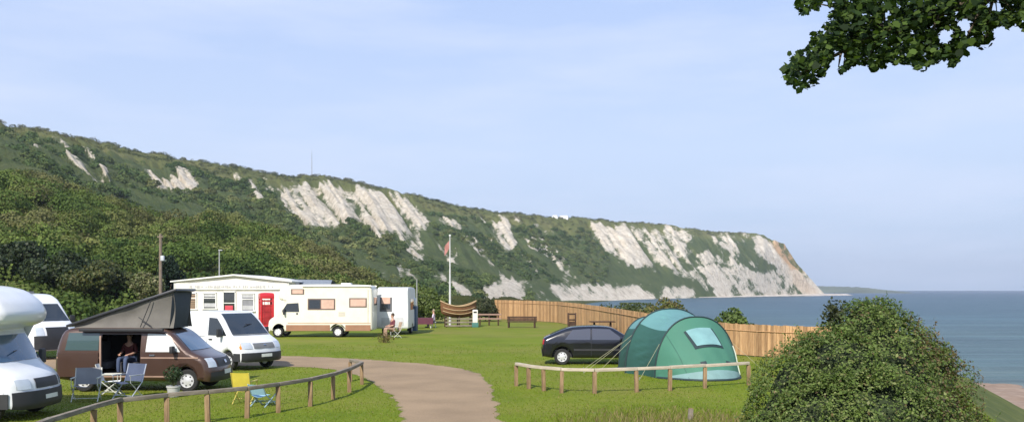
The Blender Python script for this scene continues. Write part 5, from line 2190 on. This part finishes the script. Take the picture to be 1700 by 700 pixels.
    for s in (-1, 1):
        mb = MB()
        mb.ball((hc.x + s * .03 * k_, hc.y - .088 * k_, hc.z - .01 * k_), (.011 * k_, .008 * k_, .007 * k_), 8)
        mb.build('eye', mat('eye_dark', (.03, .02, .02), .3), c)
        mb = MB()
        mb.ball((hc.x + s * .082 * k_, hc.y + .01 * k_, hc.z - .02 * k_), (.01 * k_, .018 * k_, .03 * k_), 8)
        mb.build('ear', SKIN, c)
    mb = MB()
    mb.ball((hc.x, hc.y - .085 * k_, hc.z - .075 * k_), (.024 * k_, .01 * k_, .007 * k_), 8)
    mb.build('mouth', mat('lip', (.35, .12, .1), .6), c)
    return c


HAIRB = mat('brown_hair', (.05, .03, .02), .7)
HAIRG = mat('fair_hair', (.30, .24, .16), .7)
DENIM = mat('denim', (.06, .085, .16), .9)
PV = Matrix.Translation((-10.6, 26.35, 0)) @ Matrix.Rotation(R(-2), 4, 'Z') @ Vector((-.50, -.12, .43))
person('person in dark red top and jeans sitting inside the open camper door', tuple(PV), R(-10), True, mat('dark_red_top', (.09, .02, .02), .9), DENIM, HAIRB, 1.52)
PC = (X(652, 54.6), 54.6, 0)
person('person in maroon top sitting on a chair in front of the white caravan', PC, R(-60), True, mat('maroon_top', (.14, .035, .05), .9), mat('tan_trousers', (.34, .22, .16), .9), HAIRB, 1.85)
camp_chair('camp_chair', 'tan camp chair under the person in maroon by the white caravan', (PC[0] + .16, PC[1] + .09, 0), R(-60), .55, .95, .42, mat('tan_fabric', (.36, .27, .2), .9), PALEF)
PD = (X(720, 70.0), 70.0, 0)
person('person in pale lilac top sitting at the maroon-covered table', PD, R(-100), True, mat('lilac_top', (.56, .48, .60), .9), mat('grey_trousers', (.2, .18, .2), .9), HAIRG, 1.75)
t = thing('stool', 'low white stool under the person in the lilac top', 'stool', (PD[0] + .02, PD[1] + .0, 0))
mb = MB()
mb.lathe([(.001, .38), (.17, .385), (.18, .40), (.17, .42), (.001, .425)], 'z', 16)
mb.build('seat', mat('white_plastic', (.7, .68, .66), .5), t)
for k_ in range(4):
    a = PI / 4 + k_ * PI / 2
    mb = MB()
    mb.cyl((.19 * math.cos(a), .19 * math.sin(a), 0), (.12 * math.cos(a), .12 * math.sin(a), .39), .016)
    mb.build('leg', mat('white_plastic', (.7, .68, .66), .5), t)

#@@PLANTS
# ================================================================== TREES AND SHRUBS


def crown_points(lobes, n, seed, inner=.55):
    r = np.random.default_rng(seed)
    L_ = np.array(lobes, float)          # x y z rx ry rz
    w = (L_[:, 3] * L_[:, 4] + L_[:, 3] * L_[:, 5] + L_[:, 4] * L_[:, 5])
    k_ = r.choice(len(L_), n, p=w / w.sum())
    d = r.normal(size=(n, 3))
    d /= np.linalg.norm(d, axis=1, keepdims=True)
    rad = r.uniform(inner ** 3, 1.08 ** 3, n) ** (1 / 3)
    lump = 1 + .3 * (vnoise(d[:, 0] * 2.5 + k_ * 5.1, d[:, 1] * 2.5 + d[:, 2] * 2.1, seed) - .5)
    P = L_[k_, :3] + d * L_[k_, 3:] * (rad * lump)[:, None]
    return P, d, r


def tree(name, label, cat, loc, height, spread, cols, nleaf, leaf, seed, trunk_h=.3, lobes_n=9, tall=1., group=None):
    c = thing(name, label, cat, loc, 0, group)
    nleaf = int(nleaf * 2.4)
    rs = random.Random(seed)
    lobes = []
    branches = []
    for k_ in range(lobes_n):
        a = k_ * 2.399 + rs.random()
        rr_ = spread * .5 * math.sqrt(rs.random()) * (.2 if k_ == 0 else 1)
        z = height * (trunk_h + (1 - trunk_h) * (.25 + .5 * rs.random()))
        if k_ == 0:
            z = height * .8
        sz_ = spread * rs.uniform(.22, .36)
        taper_ = 1 - .5 * max(0, (z / height - .5))
        p = (rr_ * math.cos(a) * taper_, rr_ * math.sin(a) * taper_, z)
        lobes.append((*p, sz_ * taper_, sz_ * taper_, sz_ * .8 * tall))
        branches.append(p)
    P, d, r = crown_points(lobes, nleaf, seed)
    P[:, 2] = np.clip(P[:, 2], .05, height)
    cc = np.array(cols)[r.integers(0, len(cols), nleaf)] * r.uniform(.7, 1.3, (nleaf, 1))
    leaves('crown', P, d + r.normal(0, .6, (nleaf, 3)), leaf * .62 * r.uniform(.6, 1.3, nleaf), cc, leaf_mat('tree_leaf', trans=.25), c, QUADL, .25)
    mb = MB()
    mb.tube([(0, 0, -.3), (.03, 0, height * .2), (-.02, .03, height * .5), (0, 0, height * .75)], [height * .03, height * .024, height * .015, height * .006], 8)
    for p in branches:
        mb.tube([(0, 0, height * .18 + .1 * p[2]), (p[0] * .5, p[1] * .5, p[2] * .7), p], [height * .012, height * .008, height * .003], 5)
    mb.build('trunk', mat('bark', (.09, .065, .045), .95, bump=.6, bscale=20), c)
    return c


def on_hill(px_, d):
    j = int(np.argmin(np.abs(hx - px_)))
    return float(np.interp(d, HD[:, j], HZ[:, j]))


DKG = [(.018, .032, .012), (.028, .045, .016), (.04, .055, .02)]
OLV = [(.07, .085, .022), (.05, .068, .02), (.10, .10, .03)]
for (nm, lab, px_, d, ytop, spread, cols, nl, lf, sd_, tl) in (
        ('tree', 'broad dark tree at the foot of the hill near the left edge', 28, 92, 402, 6.5, DKG, 3600, .38, 1, .9),
        ('tree', 'dark rounded tree above the white high-roofed van', 100, 88, 414, 5.6, DKG + OLV[1:2], 3200, .36, 2, .9),
        ('tree', 'olive tree just left of the brown pop-up roof', 168, 86, 432, 5.0, OLV, 2800, .34, 3, .9),
        ('shrub', 'pale yellow-green shrub left of the tall wooden pole', 243, 82, 444, 2.6, [(.16, .17, .07), (.11, .13, .045), (.2, .19, .1)], 1300, .26, 4, 1.2),
        ('conifer', 'narrow dark evergreen right behind the tall wooden pole', 279, 84, 424, 2.3, [(.012, .028, .014), (.018, .036, .018)], 1900, .26, 5, 2.0),
        ('shrub', 'bright green shrub behind the maroon-covered table', 714, 80, 488, 3.2, [(.075, .105, .02), (.10, .13, .028)], 1500, .24, 6, 1.),
        ('shrub', 'dark green bush between the blue cabinet and the bright green shrub', 690, 84, 488, 3.0, [(.05, .07, .02), (.035, .055, .018)], 1300, .26, 7, 1.),
        ('shrub', 'dark bush behind the bin at the left end of the board fence', 806, 84, 497, 2.4, [(.04, .052, .02), (.06, .065, .028)], 1100, .22, 8, 1.)):
    z0 = 0. if d < 80 else max(0, on_hill(px_, d) - .3)
    tree(nm, lab, nm if nm != 'conifer' else 'tree', (X(px_, d), d, z0), Zp(ytop, d) - z0, spread, cols, nl, lf, sd_, tall=tl, trunk_h=.1)
for (lab, px_, d, ytop, spread, cols, nl, sd_) in (
        ('bright green shrub just beyond the board fence right of the tent', 1213, 45, 511, 2.0, [(.10, .145, .028), (.075, .115, .025)], 1500, 11),
        ('yellow-green shrub showing over the fence above the tent', 1098, 56, 493, 2.6, [(.13, .14, .03), (.10, .115, .03), (.16, .13, .05)], 1500, 12),
        ('low green shrub beyond the fence left of the yellow-green one', 1040, 66, 503, 3.2, [(.08, .10, .03), (.06, .08, .025)], 1500, 13)):
    gz = float(ground_z(np.array([X(px_, d)]), np.array([float(d)]))[0])
    tree('shrub', lab, 'shrub', (X(px_, d), d, gz), Zp(ytop, d) - gz, spread, cols, nl, .17, sd_, trunk_h=.2)

# small clump of brown weeds in the grass
t = thing('weed_clump', 'small clump of brown weeds in the grass in front of the caravan', 'weeds', (X(640, 49.5), 49.5, 0))
n_ = 260
r = np.random.default_rng(8)
P = r.normal(0, 1, (n_, 3)) * np.array([.22, .16, .16]) + np.array([0, 0, .22])
P[:, 2] = np.abs(P[:, 2])
leaves('foliage', P, r.normal(size=(n_, 3)), r.uniform(.06, .13, n_), np.array([(.16, .12, .045)]) * r.uniform(.5, 1.4, (n_, 1)), leaf_mat('bush_leaf'), t, RHOMB)
mb = MB()
for k_ in range(7):
    a = k_ * 2.4
    mb.tube([(0, 0, 0), (.08 * math.cos(a), .08 * math.sin(a), .2), (.2 * math.cos(a), .15 * math.sin(a), .42)], [.012, .008, .004], 5)
mb.build('stem', mat('dry_stem', (.2, .15, .07), .9), t)

# big rounded shrub in the right foreground
BD = 13.0
BOUT = [(1222, 705), (1228, 655), (1252, 606), (1290, 574), (1330, 550), (1362, 545), (1386, 534), (1398, 510), (1420, 494), (1446, 489), (1482, 493), (1504, 502), (1532, 522), (1560, 552), (1582, 592), (1608, 634), (1632, 672), (1650, 705), (1690, 790), (1180, 790)]
bz0 = -.25
sb = thing('shrub', 'large rounded leafy shrub filling the right foreground', 'shrub', (X(1440, BD), BD, bz0))
o3 = Vector((X(1440, BD), BD, bz0))
lobes = []


def lobe(px_, py_, d, r_, rz_=None):
    lobes.append((X(px_, d) - o3.x, d - o3.y, Zp(py_, d) - o3.z, r_, r_ * .95, rz_ or r_))


lobe(1450, 655, 13.0, 1.12, 1.18)
lobe(1445, 575, 13.2, .62, .64)
lobe(1338, 660, 12.7, .72, .80)
lobe(1498, 600, 13.4, .58, .68)
lobe(1535, 675, 13.0, .70, .90)
lobe(1395, 610, 12.5, .62, .58)
lobe(1296, 720, 12.6, .55, .78)
lobe(1574, 740, 13.0, .62, .85)
lobe(1440, 720, 12.1, 1.0, .9)
lobe(1462, 528, 13.3, .35, .30)
lobe(1430, 535, 13.3, .34, .33)
lobe(1362, 603, 13.1, .44, .44)
lobe(1370, 720, 12.0, .75, .8)
lobe(1520, 730, 12.3, .75, .8)
lobe(1538, 615, 13.6, .40, .48)
n_ = 170000
P, d, r = crown_points(lobes, n_, 77, .80)
# keep the outer shell only: drop leaves buried inside another lobe
La = np.array(lobes)
inside = np.zeros(n_, int)
for q in La:
    inside += ((((P - q[:3]) / q[3:]) ** 2).sum(1) < .60).astype(int)
gap = vnoise(P[:, 0] * 5.5 + 3, P[:, 2] * 5.5 + P[:, 1] * 2.) * .6 + vnoise(P[:, 0] * 13, P[:, 2] * 13 + P[:, 1] * 5, 4) * .4
keep = (inside == 0) & (P[:, 2] > -.1) & (r.random(n_) < smooth01(gap, .22, .55) + .08)
P, d = P[keep], d[keep]
n_ = len(P)
pxx = (P[:, 0] + o3.x) / (P[:, 1] + o3.y) * F + CX
brownness = .5 * smooth01(pxx + (fbm(P[:, 0] * 3, P[:, 2] * 3, 5) - .5) * 160, 1500, 1580) * smooth01(P[:, 2], .9, 1.7)
tcol = fbm(P[:, 0] * 2.3 + 7, P[:, 2] * 2.3 + P[:, 1], 15)[:, None]
ca = np.array([(.068, .115, .024)])
cb = np.array([(.145, .195, .045)])
cc = ca * (1 - tcol) + cb * tcol
cc = np.where(r.random((n_, 1)) < .16, np.array([(.19, .215, .075)]), cc)
cc = np.where((r.random(n_) < .75 * brownness + .03)[:, None], np.array([(.135, .095, .045)]), cc)
cc = cc * r.uniform(.65, 1.35, (n_, 1))
leaves('foliage', P, d + np.array([0, 0, .35]) + r.normal(0, .55, (n_, 3)), r.uniform(.022, .046, n_) * np.where(r.random(n_) < .15, 1.7, 1.), cc, leaf_mat('bush_leaf', trans=.25, rough=.6, spec=.2), sb, RHOMB, .2)
mb = MB()
for q in La:
    mb.tube([(q[0] * .2, q[1] * .2, -.2), (q[0] * .7, q[1] * .7, q[2] * .5), (q[0], q[1], q[2]), (q[0], q[1], q[2] + q[5] * .7)], [.05, .035, .02, .008], 6)
mb.build('stem', mat('bark', (.09, .065, .045)), sb)
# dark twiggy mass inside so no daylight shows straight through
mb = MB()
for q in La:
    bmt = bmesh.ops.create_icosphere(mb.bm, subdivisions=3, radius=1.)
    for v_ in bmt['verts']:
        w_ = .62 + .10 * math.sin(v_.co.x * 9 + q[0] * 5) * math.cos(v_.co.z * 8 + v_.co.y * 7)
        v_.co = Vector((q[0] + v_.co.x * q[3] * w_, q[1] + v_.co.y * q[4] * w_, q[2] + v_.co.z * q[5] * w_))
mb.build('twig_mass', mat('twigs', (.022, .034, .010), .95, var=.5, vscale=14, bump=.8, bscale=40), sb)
# loose shoots standing out of the outline
ns = 420
pick = r.choice(n_, ns, replace=False)
sp0 = P[pick]
sdir = d[pick] * np.array([1, 1, .8]) + np.array([0, 0, .55]) + r.normal(0, .35, (ns, 3))
sdir /= np.linalg.norm(sdir, axis=1, keepdims=True)
slen = r.uniform(.06, .26, ns)
kq = 12
qq = np.repeat(np.arange(ns), kq)
uu = np.tile(np.linspace(.1, 1, kq), ns)
SP = sp0[qq] + sdir[qq] * (slen[qq] * uu)[:, None] + r.normal(0, .012, (ns * kq, 3))
leaves('shoot_leaves', SP, r.normal(size=(ns * kq, 3)) + np.array([0, 0, .5]), r.uniform(.022, .048, ns * kq), cc[pick][qq] * r.uniform(.9, 1.4, (ns * kq, 1)), leaf_mat('bush_leaf'), sb, RHOMB, .2)
# little dark sprig on its left shoulder
n_ = 500
P = np.stack([r.normal(X(1384, 13.1) - o3.x, .07, n_), r.normal(.1, .1, n_), r.normal(Zp(523, 13.1) - o3.z, .11, n_)], 1)
spr = leaves('sprig', P, r.normal(size=(n_, 3)), r.uniform(.04, .07, n_), np.array([(.05, .06, .025)]) * r.uniform(.6, 1.3, (n_, 1)), leaf_mat('bush_leaf'), sb, RHOMB)
spr['kind'] = 'stuff'

# ---- tree whose bough hangs into the top right of the frame
TD = 5.6
tr = thing('sycamore', 'sycamore tree with a leafy bough hanging across the top right of the sky', 'tree', (5.6, 4.9, -.1))
o4 = Vector((5.6, 4.9, -.1))


def bp_(px_, py_, d):
    return Vector((X(px_, d), d, Zp(py_, d))) - o4


mb = MB()
mb.tube([(0, 0, -.4), (.03, .0, .8), (-.05, .05, 2.2), (-.1, .1, 3.6), (-.05, .1, 5.2), (.1, .1, 6.6)], [.30, .24, .21, .18, .13, .06], 12)
mb.build('trunk', mat('bark', (.09, .065, .045)), tr)
limb = [Vector((-.1, .1, 3.0)), bp_(1760, -40, 5.37), bp_(1650, -10, 5.44), bp_(1560, 20, 5.52), bp_(1470, 50, 5.60), bp_(1400, 85, 5.60), bp_(1330, 122, 5.60)]
mb = MB()
mb.tube(limb, [.10, .055, .04, .03, .02, .012, .004], 8)
subs = []
for (a, q) in (((2), (1600, 72, 5.29)), ((2), (1680, 30, 5.83)), ((3), (1540, 95, 5.37)), ((3), (1480, -30, 5.83)), ((4), (1440, 100, 5.37)), ((4), (1420, 10, 5.83)), ((5), (1370, 45, 5.68)), ((5), (1392, 112, 5.44)), ((1), (1700, 10, 5.13)), ((3), (1580, -60, 5.91)), ((4), (1350, 5, 5.76)), ((2), (1640, 60, 5.44))):
    e = bp_(*q)
    mb.tube([limb[a], limb[a].lerp(e, .5) + Vector((0, 0, .04)), e], [.014, .009, .003], 5)
    subs.append((limb[a], e))
mb.build('limb', mat('twig_bark', (.11, .085, .06), .9), tr)
# upper boughs outside the frame
ub = MB()
ups = []
for k_ in range(9):
    a = k_ * 2.4
    p0 = Vector((0, .1, 3.6 + .3 * k_))
    p1 = p0 + Vector((.5 + math.cos(a) * 1.3, -1.2 + math.sin(a) * 1.2, .7 + .06 * k_))
    ub.tube([p0, p0.lerp(p1, .5) + Vector((0, 0, .2)), p1], [.07, .045, .01], 6)
    ups.append(p1)
ub.build('limb', mat('twig_bark', (.11, .085, .06)), tr)
# leaves in the bough: dense region with gaps
r = np.random.default_rng(55)
REG = [(1378, -60), (1376, 12), (1370, 40), (1352, 58), (1344, 78), (1312, 92), (1300, 128), (1326, 146), (1362, 128), (1384, 104), (1402, 112), (1450, 116), (1482, 106), (1526, 110), (1576, 104), (1618, 76), (1650, 66), (1662, 46), (1705, 38), (1790, 40), (1790, -60)]
REG2 = [(1316, -30), (1318, 14), (1334, 22), (1358, 18), (1368, -2), (1368, -30)]
HOLES = [[(1384, 88), (1398, 84), (1402, 104), (1386, 106)], [(1560, 52), (1580, 50), (1584, 70), (1562, 72)], [(1592, 40), (1612, 32), (1616, 52), (1600, 58)], [(1640, 6), (1664, 4), (1662, 20), (1644, 20)], [(1468, 22), (1476, 14), (1480, 24), (1470, 40)]]
N_ = 17000
qx = r.uniform(1290, 1790, N_)
qy = r.uniform(-60, 155, N_)
jit = (fbm(qx * .06, qy * .06, 88, 3) - .5) * 34 + r.normal(0, 2.5, N_)
okm = (sdist(qx, qy, REG) < -1 + jit) | (sdist(qx, qy, REG2) < -1 + jit * .5)
for hpoly in HOLES:
    okm &= sdist(qx, qy, hpoly) > 2 + jit * .3
qx, qy = qx[okm], qy[okm]
qd = TD + r.normal(0, .3, len(qx))
LP = np.stack([X(qx, qd), qd, Zp(qy, qd)], 1) - np.array(o4)
tw = MB()
limbA = [np.array(q) for q in limb[1:]]
for q in LP[r.choice(len(LP), 110, replace=False)]:
    base = min(limbA, key=lambda b_: ((b_ - q) ** 2).sum())
    if ((base - q) ** 2).sum() > .09:
        continue
    m_ = base * .5 + q * .5 + r.normal(0, .02, 3)
    tw.tube([base, m_, q], [.006, .004, .0015], 4)
tw.build('twig', mat('twig_bark', (.11, .085, .06)), tr)['kind'] = 'stuff'
n_ = len(LP)
Nn = np.array([-.15, -.55, .75]) + r.normal(0, .55, (n_, 3))
lc = np.array([(.015, .030, .009), (.030, .055, .013), (.066, .105, .022)])[r.integers(0, 3, n_)] * r.uniform(.7, 1.25, (n_, 1))
leaves('foliage', LP, Nn, r.uniform(.020, .052, n_), lc, leaf_mat('sycamore_leaf', trans=.32, rough=.6, spec=.12), tr, LOBED, .22)
UP = []
for p in ups:
    UP.append(np.array(p)[None] + r.normal(0, 1, (420, 3)) * np.array([.75, .75, .5]))
UP = np.concatenate(UP)
uw = UP + np.array(o4)
UP = UP[(uw[:, 1] < .6) | (uw[:, 0] / np.maximum(uw[:, 1], .01) > .72)]
leaves('foliage', UP, np.array([0, 0, 1]) + r.normal(0, .6, UP.shape), r.uniform(.1, .17, len(UP)), np.array([(.05, .085, .018)]) * r.uniform(.7, 1.3, (len(UP), 1)), leaf_mat('sycamore_leaf'), tr, LOBED, .22)

#@@LIGHT
# ================================================================== LIGHT, SKY, CAMERA
SUN_AZ = math.atan2(-.30, -.95)       # direction to the sun, measured from +Y towards +X
SUN_EL = R(40)
w = bpy.data.worlds.new('World')
scene.world = w
w.use_nodes = True
N, L = w.node_tree.nodes, w.node_tree.links
bg = N['Background']
sky = N.new('ShaderNodeTexSky')
sky.sky_type = 'NISHITA'
sky.sun_disc = False
sky.sun_elevation = SUN_EL
sky.sun_rotation = SUN_AZ
sky.air_density = 1.0
sky.dust_density = 1.0
sky.ozone_density = 1.6
sky.altitude = 20
# thin high cloud veil, in sky directions
tc = N.new('ShaderNodeTexCoord')
mp = N.new('ShaderNodeMapping')
mp.inputs['Scale'].default_value = (1.6, 1.6, 9)
mp.inputs['Rotation'].default_value = (0, R(6), 0)
L.new(tc.outputs['Generated'], mp.inputs['Vector'])
nz = N.new('ShaderNodeTexNoise')
nz.inputs['Scale'].default_value = 2.2
nz.inputs['Detail'].default_value = 7
nz.inputs['Roughness'].default_value = .55
L.new(mp.outputs['Vector'], nz.inputs['Vector'])
mr = N.new('ShaderNodeMapRange')
mr.inputs['From Min'].default_value = .42
mr.inputs['From Max'].default_value = .75
mr.inputs['To Max'].default_value = .55
L.new(nz.outputs['Fac'], mr.inputs['Value'])
sx_ = N.new('ShaderNodeSeparateXYZ')
L.new(tc.outputs['Generated'], sx_.inputs[0])
el = N.new('ShaderNodeMapRange')            # height above the horizon
el.inputs['From Max'].default_value = .6
L.new(sx_.outputs['Z'], el.inputs['Value'])
air = N.new('ShaderNodeValToRGB')           # pale summer air: milky low down, bluer higher up
e = air.color_ramp.elements
K = 1 / 10.
STOPS = ((0., (3.4, 4.5, 6.3)), (1., (2.7, 4.2, 7.4)), (.10, (4.1, 5.05, 7.0)), (.25, (4.85, 5.75, 7.7)), (.5, (4.5, 5.6, 8.3)))
e[0].color = (*[q * K for q in STOPS[0][1]], 1)
e[1].color = (*[q * K for q in STOPS[1][1]], 1)
for p_, c_ in STOPS[2:]:
    e.new(p_).color = (c_[0] * K, c_[1] * K, c_[2] * K, 1)
L.new(el.outputs['Result'], air.inputs['Fac'])
sc_ = N.new('ShaderNodeVectorMath')
sc_.operation = 'SCALE'
sc_.inputs['Scale'].default_value = 10.
L.new(air.outputs['Color'], sc_.inputs[0])
fa = N.new('ShaderNodeMapRange')
fa.inputs['To Min'].default_value = .92
fa.inputs['To Max'].default_value = .5
L.new(el.outputs['Result'], fa.inputs['Value'])
m0 = N.new('ShaderNodeMix')
m0.data_type = 'RGBA'
L.new(fa.outputs['Result'], m0.inputs['Factor'])
L.new(sky.outputs['Color'], m0.inputs['A'])
L.new(sc_.outputs['Vector'], m0.inputs['B'])
mx = N.new('ShaderNodeMix')
mx.data_type = 'RGBA'
mx.inputs['B'].default_value = (5.7, 6.3, 7.9, 1)
L.new(mr.outputs['Result'], mx.inputs['Factor'])
L.new(m0.outputs['Result'], mx.inputs['A'])
L.new(mx.outputs['Result'], bg.inputs['Color'])
bg.inputs['Strength'].default_value = .10

sl = bpy.data.lights.new('Sun', 'SUN')
sl.energy = 4.2
sl.angle = R(.53)
sl.color = (1, .94, .84)
so = bpy.data.objects.new('Sun', sl)
COL.objects.link(so)
sdv = Vector((math.sin(SUN_AZ) * math.cos(SUN_EL), math.cos(SUN_AZ) * math.cos(SUN_EL), math.sin(SUN_EL)))
so.rotation_euler = sdv.to_track_quat('Z', 'Y').to_euler()

HAZE = True
if HAZE:
    mb = MB()
    mb.box((400, 1900, 60), (7400, 4700, 145))
    m = bpy.data.materials.new('sea_haze')
    m.use_nodes = True
    nt = m.node_tree
    nt.nodes.remove(nt.nodes['Principled BSDF'])
    pv = nt.nodes.new('ShaderNodeVolumePrincipled')
    pv.inputs['Color'].default_value = (.80, .87, 1., 1)
    pv.inputs['Density'].default_value = .00013
    pv.inputs['Anisotropy'].default_value = .2
    nt.links.new(pv.outputs['Volume'], nt.nodes['Material Output'].inputs['Volume'])
    tag(mb.build('haze', m, smooth=0), 'thin sea haze over the bay', 'haze', kind='stuff')

cam = bpy.data.cameras.new('Camera')
co = bpy.data.objects.new('Camera', cam)
COL.objects.link(co)
co.location = (0, 0, EYE)
co.rotation_euler = (PI / 2, 0, 0)
cam.sensor_width = 36
cam.lens = 36 * F / 1700
cam.shift_y = (HY - 350) / 1700
cam.clip_end = 80000
cam.clip_start = .1
scene.camera = co
vs = scene.view_settings
vs.view_transform = 'Standard'
vs.look = 'None'
vs.exposure = .46
vs.gamma = 1
vs.use_curve_mapping = False
scene.cycles.volume_bounces = 0
scene.cycles.max_bounces = 6
scene.cycles.transparent_max_bounces = 12
